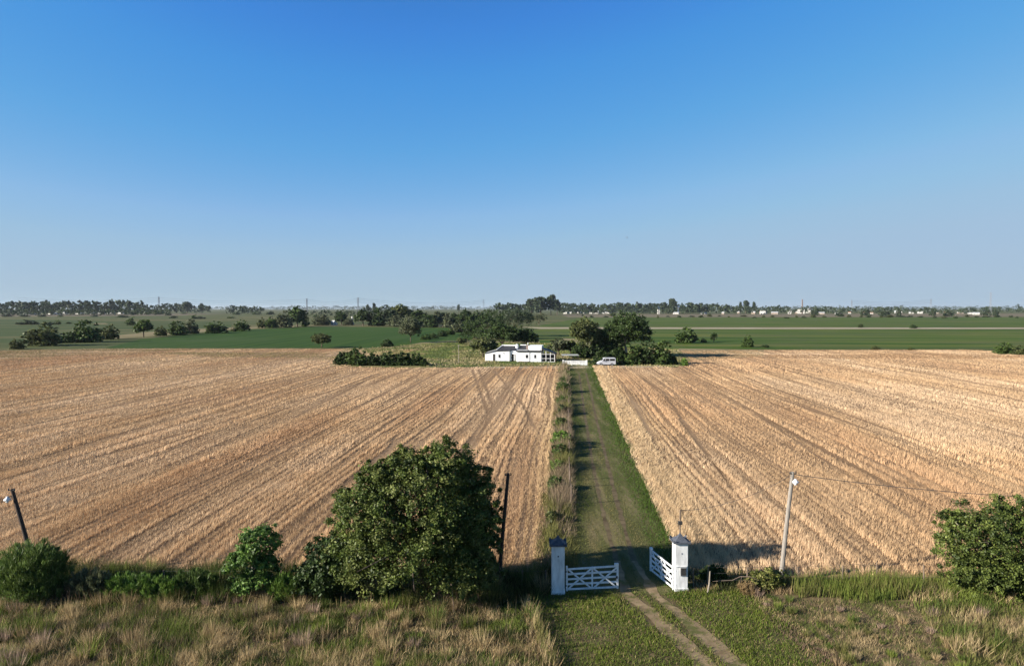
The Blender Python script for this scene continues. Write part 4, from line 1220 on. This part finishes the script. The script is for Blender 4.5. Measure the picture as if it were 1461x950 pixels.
for r_ in rows:
    D = G(815, r_)[1]
    fd.append(RV(D, 0.35 + random.uniform(-.06, .06)))
wire_fence('wire_fence', fd, [random.uniform(1.25, 1.55) for _ in fd], 'wire fence of weathered posts along the left side of the drive', zs=(0.8,), r=0.05, wr=0.005, mat='brown_wood')

# dead branch lying on the fence
x_, y_ = G(1050, 842)
t = MB()
t.tube([(0, 0, .55), (.5, .1, .72), (1.0, .1, .70), (1.5, .15, .55)], [.02, .03, .025, .012], 6)
t.tube([(.5, .1, .72), (.9, -.1, .8), (1.35, -.15, .62)], [.02, .018, .008], 6)
t.tube([(.1, 0, .58), (-.45, 0, .55), (-.9, .05, .50)], [.022, .018, .008], 6)
t.tube([(1.5, .15, .55), (1.9, .15, .2), (2.0, .1, -.05)], [.012, .012, .012], 6)
t.tube([(.55, .1, .72), (.5, .2, .3), (.5, .2, -.1)], [.03, .03, .03], 6)
o = t.build('dead_branch', M['brown_wood'])
o.location = (x_ - .3, y_ - .15, 0)
tag(o, 'pale dead branch propped along the fence right of the gate', 'branch')
x_, y_ = G(1009, 846)
o = MB().tube([(0, 0, -.1), (.1, 0, .5), (.13, 0, 1.1)], [.04, .04, .03], 7).build('broken_post', M['post_wood'])
o.location = (x_, y_, 0)
tag(o, 'thin pale broken post leaning in the shade right of the pillar', 'post')

# ================================================================== HOUSE
hx, hy = G(737, 516)
t = thing('white_house', 'low white farmhouse with dark roof edges at the end of the drive', 'house', (hx, hy, 0), R(-8))
W = M['wall_white']
def hpart(name, mb, mat, parent=None, bevel=0):
    return mb.build(name, mat, parent or t, bevel)
# right block
hpart('wall', MB().box(0, 6.5, 0, 7, -.2, 2.66), W)
hpart('roof_edge', MB().box(-.12, 6.56, -.35, 7.1, 2.663, 2.95), M['roof_dark'])
hpart('parapet', MB().box(2.95, 6.45, 1.4, 6.5, 2.923, 4.15), W)
hpart('roof_ledge', MB().box(0.0, 2.9, 0.1, 1.6, 2.923, 3.12), M['zinc'])
# recess
hpart('wall', MB().box(-2.0, -0.003, 1.3, 7, -.2, 2.75), W)
hpart('band', MB().box(-1.75, -0.16, 1.0, 1.297, 1.95, 2.75), W)
dr = hpart('door', MB().box(-1.5, -0.45, 1.2, 1.297, 0.0, 1.9), M['door_dark'])
hpart('pane', MB().box(-1.42, -1.02, 1.17, 1.197, 0.2, 1.85), M['glass'], dr)
hpart('pane', MB().box(-0.93, -0.53, 1.17, 1.197, 0.2, 1.85), M['zinc'], dr)
hpart('column', MB().box(-1.66, -1.56, 0.9, 1.0, -0.1, 1.95), W)
# left wing with sloping top
wing = MB().prism([(-8.5, -.2), (-2.0, -.2), (-2.0, 2.75), (-5.6, 2.62), (-8.5, 2.0)], 0.6, 6.2)
hpart('wall', wing, W)
hpart('roof_edge', MB().prism([(-8.62, 2.0), (-5.6, 2.64), (-1.9, 2.77), (-1.9, 3.0), (-5.62, 2.9), (-8.62, 2.18)], 0.45, 6.3), M['roof_dark'])
hpart('roof_sheet', MB().prism([(-8.4, 2.24), (-5.7, 2.93), (-5.7, 2.99), (-8.4, 2.30)], 1.1, 6.25), M['zinc'])
hpart('roof_sheet', MB().add([(-5.6, 1.2, 2.95), (-0.5, 1.2, 2.98), (-0.6, 4.8, 3.92), (-4.4, 4.8, 3.92)], [(0, 1, 2, 3)]).add([(-5.6, 1.2, 2.92), (-0.5, 1.2, 2.94), (-0.6, 4.8, 3.84), (-4.4, 4.8, 3.84)], [(3, 2, 1, 0)]), M['roof_dark'])
hpart('ridge', MB().box(-4.6, -0.5, 4.78, 5.0, 3.84, 4.2), W)
hpart('gable', MB().bar((-5.5, 1.3, 3.03), (-4.5, 4.7, 4.02), 0.2, 0.12), W)
hpart('water_tank', MB().tube([(-0.3, 3.4, 2.9), (-0.3, 3.4, 4.3), (-0.3, 3.4, 4.45)], [.45, .45, .2], 12), W)
hpart('roof_sheet', MB().add([(0.1, 1.7, 3.0), (2.9, 1.7, 3.0), (2.9, 4.6, 4.05), (0.3, 4.6, 4.05), (0.1, 1.7, 2.93), (2.9, 1.7, 2.93), (2.9, 4.6, 3.98), (0.3, 4.6, 3.98)],
      [(0, 1, 2, 3), (7, 6, 5, 4), (0, 4, 5, 1), (1, 5, 6, 2), (2, 6, 7, 3), (3, 7, 4, 0)]), M['roof_dark'])
hpart('ridge', MB().box(0.4, 2.2, 4.62, 4.8, 4.06, 4.3), W)
ch = hpart('chimney', MB().box(2.25, 2.85, 2.2, 2.9, 2.93, 4.35), M['brick'])
hpart('chimney_pot', MB().tube([(2.72, 2.5, 4.35), (2.72, 2.5, 4.95)], .09, 8), M['lamp_white'], ch)
hpart('antenna', MB().tube([(4.62, .6, 2.9), (4.62, .6, 3.9)], .03, 6), M['lamp_white'])
hpart('drainpipe', MB().tube([(3.42, -.07, 0), (3.42, -.07, 2.6)], .05, 6), M['grey_metal'])
def window(x0, x1, z0, z1, y):
    w = hpart('window', MB().box(x0, x1, y - .03, y - .003, z0, z1), M['grey_metal'])
    hpart('pane', MB().box(x0 + .07, x1 - .07, y - .05, y - .032, z0 + .07, z1 - .07), M['glass'], w)
    hpart('sill', MB().box(x0 - .06, x1 + .06, y - .12, y - .003, z0 - .08, z0 - .004), W, w)
window(2.38, 3.08, 0.95, 1.9, 0)
window(4.62, 5.2, 0.95, 1.9, 0)
window(-4.95, -4.35, 0.95, 1.85, 0.6)
window(-3.6, -3.35, 2.05, 2.4, 0.6)
d2 = hpart('door', MB().box(-6.4, -5.85, 0.53, 0.597, 0.0, 1.95), M['door_dark'])
hpart('handle', MB().box(-5.98, -5.94, 0.49, 0.528, 0.9, 1.05), M['grey_metal'], d2)
hpart('base_course', MB().box(-8.4, -2.1, 0.52, 0.597, -.1, 0.12), M['roof_dark'])
# pergola
pg = thing_part('pergola', t)
hpart('pergola_roof', MB().prism([(6.58, 3.35), (10.2, 2.1), (10.2, 2.22), (6.58, 3.6)], -0.1, 5), M['roof_dark'], pg)
for x0, zt in ((7.75, 2.85), (8.9, 2.45), (10.0, 2.08)):
    hpart('post', MB().box(x0 - .06, x0 + .06, -.06, .06, -.1, zt), W, pg)
for z in (0.04, 0.88, 2.0):
    for (a, b_) in ((6.62, 7.685), (7.815, 8.835), (8.965, 9.935)):
        hpart('rail', MB().box(a, b_, -.045, .045, z, z + .09), W, pg)
hpart('screen', MB().box(6.6, 10.1, 3.6, 3.7, -.1, 2.05), M['door_dark'], pg)
hpart('step', MB().box(0.6, 3.6, -1.3, -.25, -.05, .16), M['brick'])

# bits in the yard
x_, y_ = G(803, 521)
wl = thing('garden_wall', 'low white garden wall with dark blotches between house and van', 'wall', (x_, y_, 0), R(-4))
L_ = 5.9
MB().box(0, L_, 0, .22, -.1, 1.12).build('panel', M['lime'], wl, 0.01)
for x0 in (-.1, L_ - .25):
    MB().box(x0, x0 + .38, -.06, .28, -.1, 1.32).build('pier', M['lime'], wl, 0.01)
rr = random.Random(4)
for k in range(13):
    x0 = 0.35 + k * 0.4 + rr.uniform(-.1, .1)
    zz = rr.uniform(.75, .95)
    MB().box(x0, x0 + rr.uniform(.2, .42), -.012, -.004, zz, zz + rr.uniform(.05, .11)).build('dark_blotch', M['stain'], wl)
MB().box(.3, L_ - .3, -.03, .25, 1.123, 1.17).build('coping', M['lime'], wl)
x_, y_ = G(803, 517)
sh = thing('open_shelter', 'low open shelter with flat grey roof behind the white garden wall', 'shelter', (x_, y_, 0))
MB().box(-.1, 4.2, 0, 4, 1.75, 1.9).build('roof', M['roof_grey'], sh)
for (x0, y0) in ((0.1, .1), (4.0, .1), (0.1, 3.8), (4.0, 3.8)):
    MB().tube([(x0, y0, -.1), (x0, y0, 1.748)], .06, 8).build('post', M['dark_wood'], sh)
x_, y_ = G(654.5, 519)
up = thing('thin_post', 'thin pale upright pole in the meadow left of the house', 'pole', (x_, y_, 0))
MB().tube([(0, 0, -.2), (0, 0, 4.9)], [.10, .07], 8).build('post', M['post_wood'], up)
MB().box(-.35, .35, -.05, .05, 4.6, 4.72).build('crosspiece', M['post_wood'], up)
x_, y_ = G(793, 517)
dv = thing('forked_snag', 'dark forked bare trunk beside the pergola', 'tree', (x_, y_, 0))
MB().tube([(0, 0, -.2), (0, 0, 1.8), (.5, 0, 3.2)], [.16, .13, .06], 8).build('trunk', M['dark_wood'], dv)
MB().tube([(0, 0, 1.7), (-.5, .1, 2.5), (-.7, 0, 3.2)], [.1, .07, .03], 8).build('branch', M['dark_wood'], dv)

# ================================================================== VAN
x_, y_ = G(853, 522)
vn = thing('parked_van', 'white van parked facing left before the hedge', 'van', (x_ - .05, y_, 0), R(3))
prof = [(0.0, .38), (0.05, .72), (0.42, .98), (1.02, 1.20), (1.52, 1.86), (1.75, 1.96), (4.3, 1.97), (4.42, 1.85), (4.48, .9), (4.48, .36), (3.95, .34), (3.85, .58), (3.55, .68), (3.25, .58), (3.15, .32), (1.3, .32), (1.2, .58), (.9, .68), (.6, .58), (.5, .34)]
bd = MB().prism(prof, 0, 1.75).build('body', M['van_white'], vn, 0.05)
def side_win(xs, y0, y1):
    MB().prism(xs, y0, y1).build('window', M['glass'], vn)
for (y0, y1) in ((-.012, -.002), (1.752, 1.762)):
    side_win([(1.2, 1.2), (1.82, 1.2), (1.82, 1.74), (1.58, 1.74)], y0, y1)
    side_win([(1.98, 1.2), (2.85, 1.2), (2.85, 1.74), (1.98, 1.74)], y0, y1)
    side_win([(3.0, 1.22), (4.25, 1.22), (4.2, 1.74), (3.0, 1.74)], y0, y1)
MB().add([(1.04, .12, 1.27), (1.04, 1.63, 1.27), (1.47, 1.53, 1.83), (1.47, .22, 1.83), (1.07, .12, 1.24), (1.07, 1.63, 1.24), (1.5, 1.53, 1.80), (1.5, .22, 1.80)],
         [(0, 1, 2, 3), (7, 6, 5, 4), (0, 4, 5, 1), (1, 5, 6, 2), (2, 6, 7, 3), (3, 7, 4, 0)]).build('windscreen', M['glass'], vn)
for cx_ in (.9, 3.55):
    for y0 in (0.0, 1.55):
        wh = thing_part('wheel', vn)
        MB().tube([(cx_, y0 - .02, .33), (cx_, y0 + .2, .33)], .33, 18).build('tyre', M['rubber'], wh)
        MB().tube([(cx_, y0 - .035, .33), (cx_, y0 + .235, .33)], .19, 14).build('rim', M['grey_metal'], wh)
MB().box(-.08, .12, .05, 1.7, .36, .56).build('bumper', M['roof_dark'], vn, 0.02)
for y0 in (.12, 1.38):
    MB().box(.015, .1, y0, y0 + .26, .62, .76).build('headlight', M['grey_metal'], vn)
MB().box(1.95, 2.92, -.014, -.004, .95, .985).build('trim', M['grey_metal'], vn)
MB().box(1.45, 1.6, -.2, -.03, 1.2, 1.38).build('mirror', M['roof_dark'], vn)

# ================================================================== FAR BUILDINGS
def far_house(px, py, wpx, hpx, label, wall='far_wall', roof='zinc', group=None, dep=0.8, pitched=True, name='far_house'):
    x, y = G(px, py)
    k = depth(y) / F
    w, h = wpx * k, hpx * k
    d = w * dep
    t = thing(name, label, 'building', (x, y, 0), random.uniform(-.7, -.3), group)
    wh = h * (0.62 if pitched else 1.0)
    MB().box(-w / 2, w / 2, 0, d, -.2, wh).build('wall', M[wall], t)
    if pitched:
        e = w * .03
        MB().add([(-w / 2 - e, -e, wh + .01), (w / 2 + e, -e, wh + .01), (w / 2 + e, d + e, wh + .01), (-w / 2 - e, d + e, wh + .01), (-w / 2 - e, d / 2, h), (w / 2 + e, d / 2, h)],
                 [(0, 1, 5, 4), (2, 3, 4, 5), (0, 4, 3), (1, 2, 5), (3, 2, 1, 0)]).build('roof', M[roof], t)
    else:
        MB().box(-w / 2 - .1, w / 2 + .1, -.1, d + .1, wh + .01, wh + .4).build('roof', M[roof], t)
    nwin = max(1, int(w / 5))
    for q in range(nwin):
        xx = -w / 2 + w * (q + .5) / nwin
        MB().box(xx - .5, xx + .5, -.06, -.01, wh * .35, wh * .7).build('window', M['glass'], t)
    return t

far_house(474, 464, 5.5, 7, 'tall narrow white farm building left in the far grove', group=None, pitched=True, roof='far_wall')
far_house(499, 463.5, 7, 4.5, 'low white farm building right in the far grove', roof='zinc')
far_house(502, 460, 1.6, 8, 'slim white tower beside the low farm building', pitched=False, name='farm_tower')
far_house(478, 464, 4, 3, 'small white outbuilding at the foot of the narrow farm building', pitched=False)
far_house(487, 458, 4, 3, 'pale roofed farm shed behind the dark grove tree', roof='far_wall')
GT = 'white sheds before the left horizon wood'
for a in ((72, 448.5, 16, 2.5), (90, 447.8, 8, 3), (127, 448, 12, 2.2), (142, 447.6, 10, 2.5), (170, 447.6, 9, 2.2), (182, 447.4, 6, 2.6), (40, 449, 16, 2), (110, 448, 10, 2)):
    far_house(*a, 'pale low shed before the wood on the far left horizon', group=GT)
far_house(156, 448, 8, 4.5, 'brightest white shed before the left horizon wood')
GC = 'white sheds before the right horizon wood'
for a in ((806, 447.5, 6, 3.2), (813, 447.5, 4, 3), (828, 447.3, 11, 3), (866, 447.3, 9, 3.2), (894, 448, 6, 2.4), (860, 447.6, 5, 2), (1001, 448, 2.2, 3), (1006, 448, 3.5, 2.6)):
    far_house(*a, 'low white shed along the foot of the long right wood', group=GC)
far_house(847, 447.6, 13, 4.2, 'longest white shed before the right horizon wood')
far_house(725, 451, 14, 4.5, 'white building half hidden by trees above the house, left', roof='far_wall')
far_house(735, 451.5, 8, 4.5, 'white building half hidden by trees above the house, right', roof='far_wall')
far_house(964, 448.2, 8, 3, 'white shed at the foot of the water tower')
GV = 'houses of the far right town'
for i in range(22):
    px = 1036 + i * 17.5 + random.uniform(-5, 5)
    far_house(px, random.choice([447.4, 447.9, 448.4]), random.uniform(3, 9), random.uniform(2.2, 4), 'small pale house among the trees of the far right town', random.choice(['far_wall', 'far_wall_buff', 'far_wall_buff']), random.choice(['zinc', 'roof_tile', 'far_wall']), GV, name='town_house')
far_house(1088, 448, 8, 4, 'wide white house low on the left of the far town', pitched=False)
far_house(1143, 447.5, 9, 6, 'bright white factory hall at the foot of the brick chimney', pitched=False, name='factory_hall')
far_house(1153, 446.5, 7, 7, 'white building right of the factory chimney', name='factory_hall')
far_house(1127, 446.5, 4, 6, 'white gabled building left of the factory chimney')
far_house(1279, 448.5, 5, 5.5, 'bright white house nearest the middle of the far right town')
far_house(1393, 449, 8, 3.5, 'white house low under the tall pale mast')

# church tower, water tower, chimney
x_, y_ = G(940, 448)
k_ = depth(y_) / F
o = thing('bell_tower', 'small white pointed tower rising from the right wood', 'tower', (x_, y_, 0))
MB().box(-1.6 * k_, 1.6 * k_, 0, 3.2 * k_, 0, 8 * k_).build('shaft', M['far_wall'], o)
MB().add([(-1.6 * k_, 0, 8 * k_), (1.6 * k_, 0, 8 * k_), (1.6 * k_, 3.2 * k_, 8 * k_), (-1.6 * k_, 3.2 * k_, 8 * k_), (0, 1.6 * k_, 12 * k_)], [(0, 1, 4), (1, 2, 4), (2, 3, 4), (3, 0, 4)]).build('spire', M['far_wall'], o)
x_, y_ = G(967.5, 448)
k_ = depth(y_) / F
o = thing('water_tower', 'white water tower with wider tank beside the tall domed tree', 'tower', (x_, y_, 0))
MB().tube([(0, 0, 0), (0, 0, 8.5 * k_)], 0.95 * k_, 12).build('stem', M['tower_white'], o)
MB().tube([(0, 0, 8.5 * k_), (0, 0, 9.1 * k_), (0, 0, 11.6 * k_), (0, 0, 12.0 * k_)], [1.0 * k_, 2.1 * k_, 2.1 * k_, 1.2 * k_], 16).build('tank', M['tower_white'], o)
x_, y_ = G(1144.5, 447.6)
k_ = depth(y_) / F
o = thing('brick_chimney', 'tall dark brick factory chimney over the far town', 'chimney', (x_, y_, 0))
MB().tube([(0, 0, 0), (0, 0, 19.5 * k_)], [1.1 * k_, .75 * k_], 14).build('shaft', M['brick'], o)
MB().tube([(0, 0, 19.5 * k_), (0, 0, 20.5 * k_)], [.9 * k_, .9 * k_], 14).build('rim', M['brick'], o)

# pylons
def pylon(px, base, top, label, mat='lattice', arms=3, thick=0.5, wfac=0.14, group=None, name='pylon'):
    x, y = G(px, base)
    k = depth(y) / F
    h = (base - top) * k
    t = thing(name, label, 'pylon', (x, y, 0), group=group)
    w0, w1 = h * wfac / 2, h * .025
    lv = [0, .2, .38, .54, .68, .8, .9, 1.0]
    wd = lambda f: w0 + (w1 - w0) * min(1, f / .72)
    mb = MB()
    for sx in (-1, 1):
        for sy in (-1, 1):
            mb.tube([(sx * wd(f), sy * wd(f), f * h) for f in lv], thick * .5, 4)
    for f0, f1 in zip(lv[:-1], lv[1:]):
        a, b_ = wd(f0), wd(f1)
        for s in (-1, 1):
            mb.tube([(-a, s * a, f0 * h), (b_, s * b_, f1 * h)], thick * .3, 4)
            mb.tube([(a, s * a, f0 * h), (-b_, s * b_, f1 * h)], thick * .3, 4)
            mb.tube([(s * a, -a, f0 * h), (s * b_, b_, f1 * h)], thick * .3, 4)
            mb.tube([(s * a, a, f0 * h), (s * b_, -b_, f1 * h)], thick * .3, 4)
    mb.build('lattice', M[mat], t)
    tips = []
    for q in range(arms):
        f = .72 + .12 * q
        aw = h * (.10 - .015 * q)
        am = MB()
        am.tube([(-aw, 0, f * h), (0, 0, f * h + h * .03), (aw, 0, f * h)], thick * .4, 4)
        am.tube([(-aw, 0, f * h), (aw, 0, f * h)], thick * .35, 4)
        am.build('crossarm', M[mat], t)
        tips.append((Vector((x - aw, y, f * h)), Vector((x + aw, y, f * h))))
    return tips
p1 = pylon(227, 446.5, 423.5, 'lattice pylon on the left horizon above the far wood', wfac=.2)
p2 = pylon(438, 447, 426, 'lattice pylon on the horizon above the domed thicket')
p3 = pylon(511, 447, 424.5, 'lattice pylon beside the narrow horizon trees')
p4 = pylon(690, 446, 427.5, 'thin lattice pylon above the wood left of the house', thick=.4)
p5 = pylon(1215, 445.5, 428, 'faint lattice pylon over the middle of the far town', thick=.35)
p6 = pylon(1328, 445.5, 426.5, 'faint wide pylon over the right part of the far town', thick=.35, wfac=.25)
pylon(1413, 447, 417, 'tall pale lattice mast near the right edge', 'lattice', 0, .30, .07, name='radio_mast')
def span(a, b, sag, label):
    mb = MB()
    for side in (0, 1):
        for lv_ in range(3):
            A, B = a[lv_][side], b[lv_][side]
            n = 16
            mb.tube([A.lerp(B, k / n) - Vector((0, 0, 4 * sag * k / n * (1 - k / n))) for k in range(n + 1)], 0.09, 4)
    tag(mb.build('power_line', M['wire']), label, 'power line')
off = lambda p, dx, dy: [tuple(q + Vector((dx, dy, 0)) for q in pr_) for pr_ in p]
span(p1, off(p1, -420, -30), 9, 'power line leaving the left horizon pylon to the left')
span(p1, p2, 9, 'power line between the left pylon and the one above the thicket')
span(p2, p3, 9, 'power line between the two middle pylons')
span(p3, p4, 12, 'power line from the second middle pylon to the thin one')
span(p5, p6, 8, 'faint power line over the far town')

# birds
def bird(px, py, Y, yaw, label, s=1.0):
    p = P(px, py, Y)
    t = thing('flying_bird', label, 'bird', p, yaw, scale=(s, s, s))
    MB().tube([(-.28, 0, .0), (-.15, 0, .02), (0, 0, 0), (.18, 0, .01), (.27, 0, .04), (.33, 0, .03)], [.03, .05, .075, .06, .045, .008], 8).build('body', M['feather'], t, smooth=True)
    for sgn in (-1, 1):
        MB().add([(.10, sgn * .04, .03), (-.12, sgn * .04, .03), (-.10, sgn * .35, .14), (.09, sgn * .32, .15), (-.16, sgn * .68, .06), (-.03, sgn * .66, .07),
                  (.10, sgn * .04, .05), (-.12, sgn * .04, .04), (-.10, sgn * .35, .15), (.09, sgn * .32, .17), (-.16, sgn * .68, .065), (-.03, sgn * .66, .08)],
                 [(0, 1, 2, 3), (3, 2, 4, 5), (9, 8, 7, 6), (11, 10, 8, 9), (0, 3, 9, 6), (3, 5, 11, 9), (5, 4, 10, 11), (4, 2, 8, 10), (2, 1, 7, 8)]).build('wing', M['feather'], t)
bird(803.5, 332.7, 230, 1.2, 'small bird in flight, left of two in the sky', 0.7)
bird(894.5, 339, 230, .3, 'larger bird in flight, right of two in the sky', 1.0)

# ================================================================== HAZE
HZ = 0.000030
hz = MB().box(-20400, 20400, -20400, 20400, -1.5, 75)
ho = hz.build('haze', None)
ho.data.materials.clear()
hm = bpy.data.materials.new('haze')
hm.use_nodes = True
nt = hm.node_tree
nt.nodes.clear()
out = nt.nodes.new('ShaderNodeOutputMaterial')
pv = nt.nodes.new('ShaderNodeVolumePrincipled')
pv.inputs['Color'].default_value = (0.80, 0.89, 1.0, 1)
pv.inputs['Density'].default_value = HZ
pv.inputs['Anisotropy'].default_value = 0.2
nt.links.new(pv.outputs[0], out.inputs['Volume'])
ho.data.materials.append(hm)
tag(ho, 'thin blue daylight haze over the whole plain', 'haze', kind='stuff')

# ================================================================== LIGHT, SKY, CAMERA
SUN_EL = R(20.5)
TRAVEL = Vector((0.945, 0.327, 0)).normalized()
dirv = Vector((TRAVEL.x * math.cos(SUN_EL), TRAVEL.y * math.cos(SUN_EL), -math.sin(SUN_EL)))
ld = bpy.data.lights.new('sun', 'SUN')
ld.energy = 5.0
ld.angle = R(0.53)
ld.color = (1.0, 0.92, 0.80)
lo = link('sun', ld)
lo.rotation_euler = dirv.to_track_quat('-Z', 'Y').to_euler()
lo.location = (-30, -10, 40)

w = bpy.data.worlds.new('World')
S.world = w
w.use_nodes = True
nt = w.node_tree
bg = nt.nodes['Background']
sky = nt.nodes.new('ShaderNodeTexSky')
sky.sky_type = 'NISHITA'
sky.sun_disc = False
sky.sun_elevation = SUN_EL
sky.sun_rotation = math.atan2(-TRAVEL.x, -TRAVEL.y)
sky.air_density = 1.0
sky.dust_density = 0.0
sky.ozone_density = 10.0
sky.altitude = 0
# colour grade of the sky: a fixed tone curve per channel
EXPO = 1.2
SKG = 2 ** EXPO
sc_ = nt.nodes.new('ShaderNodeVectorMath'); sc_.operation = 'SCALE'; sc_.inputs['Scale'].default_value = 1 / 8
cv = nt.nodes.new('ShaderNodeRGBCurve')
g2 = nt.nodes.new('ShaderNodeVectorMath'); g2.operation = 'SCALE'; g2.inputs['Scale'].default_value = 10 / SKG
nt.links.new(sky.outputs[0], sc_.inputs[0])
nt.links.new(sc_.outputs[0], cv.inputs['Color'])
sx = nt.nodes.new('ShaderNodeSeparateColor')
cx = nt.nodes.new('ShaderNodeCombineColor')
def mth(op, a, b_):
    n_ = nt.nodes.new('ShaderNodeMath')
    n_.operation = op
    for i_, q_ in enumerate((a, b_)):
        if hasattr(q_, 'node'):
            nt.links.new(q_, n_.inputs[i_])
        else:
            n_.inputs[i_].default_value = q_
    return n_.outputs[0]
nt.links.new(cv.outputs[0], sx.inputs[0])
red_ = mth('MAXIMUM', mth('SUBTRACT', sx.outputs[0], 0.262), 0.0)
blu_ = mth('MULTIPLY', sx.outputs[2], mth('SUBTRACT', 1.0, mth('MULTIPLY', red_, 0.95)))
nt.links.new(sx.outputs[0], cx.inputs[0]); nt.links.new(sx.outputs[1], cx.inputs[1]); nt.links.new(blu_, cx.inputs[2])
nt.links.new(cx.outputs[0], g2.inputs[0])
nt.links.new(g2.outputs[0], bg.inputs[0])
for ci, pts in enumerate((  # low ends dim the unseen zenith overhead, added to make shade less blue
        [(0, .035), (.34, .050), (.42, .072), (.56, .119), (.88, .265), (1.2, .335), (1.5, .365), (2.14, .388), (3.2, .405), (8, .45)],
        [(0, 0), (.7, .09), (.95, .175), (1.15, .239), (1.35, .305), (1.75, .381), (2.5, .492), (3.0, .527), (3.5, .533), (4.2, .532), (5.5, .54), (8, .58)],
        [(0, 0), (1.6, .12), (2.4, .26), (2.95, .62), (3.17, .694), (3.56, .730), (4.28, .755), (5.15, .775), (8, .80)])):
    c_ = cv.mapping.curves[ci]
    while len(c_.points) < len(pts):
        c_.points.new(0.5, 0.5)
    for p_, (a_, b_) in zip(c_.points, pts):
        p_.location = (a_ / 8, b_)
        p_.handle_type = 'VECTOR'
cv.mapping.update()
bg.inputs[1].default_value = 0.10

cd = bpy.data.cameras.new('camera')
cd.sensor_width = 36
cd.lens = 36 * F / 1461
cd.clip_start = 0.1
cd.clip_end = 60000
co = link('camera', cd)
co.location = (0, 0, H)
co.rotation_euler = (math.pi / 2 - PITCH, 0, 0)
S.camera = co
S.render.engine = 'CYCLES'
S.view_settings.view_transform = 'Standard'
S.view_settings.look = 'None'
S.view_settings.exposure = EXPO
S.view_settings.gamma = 1.0
S.view_settings.use_curve_mapping = False
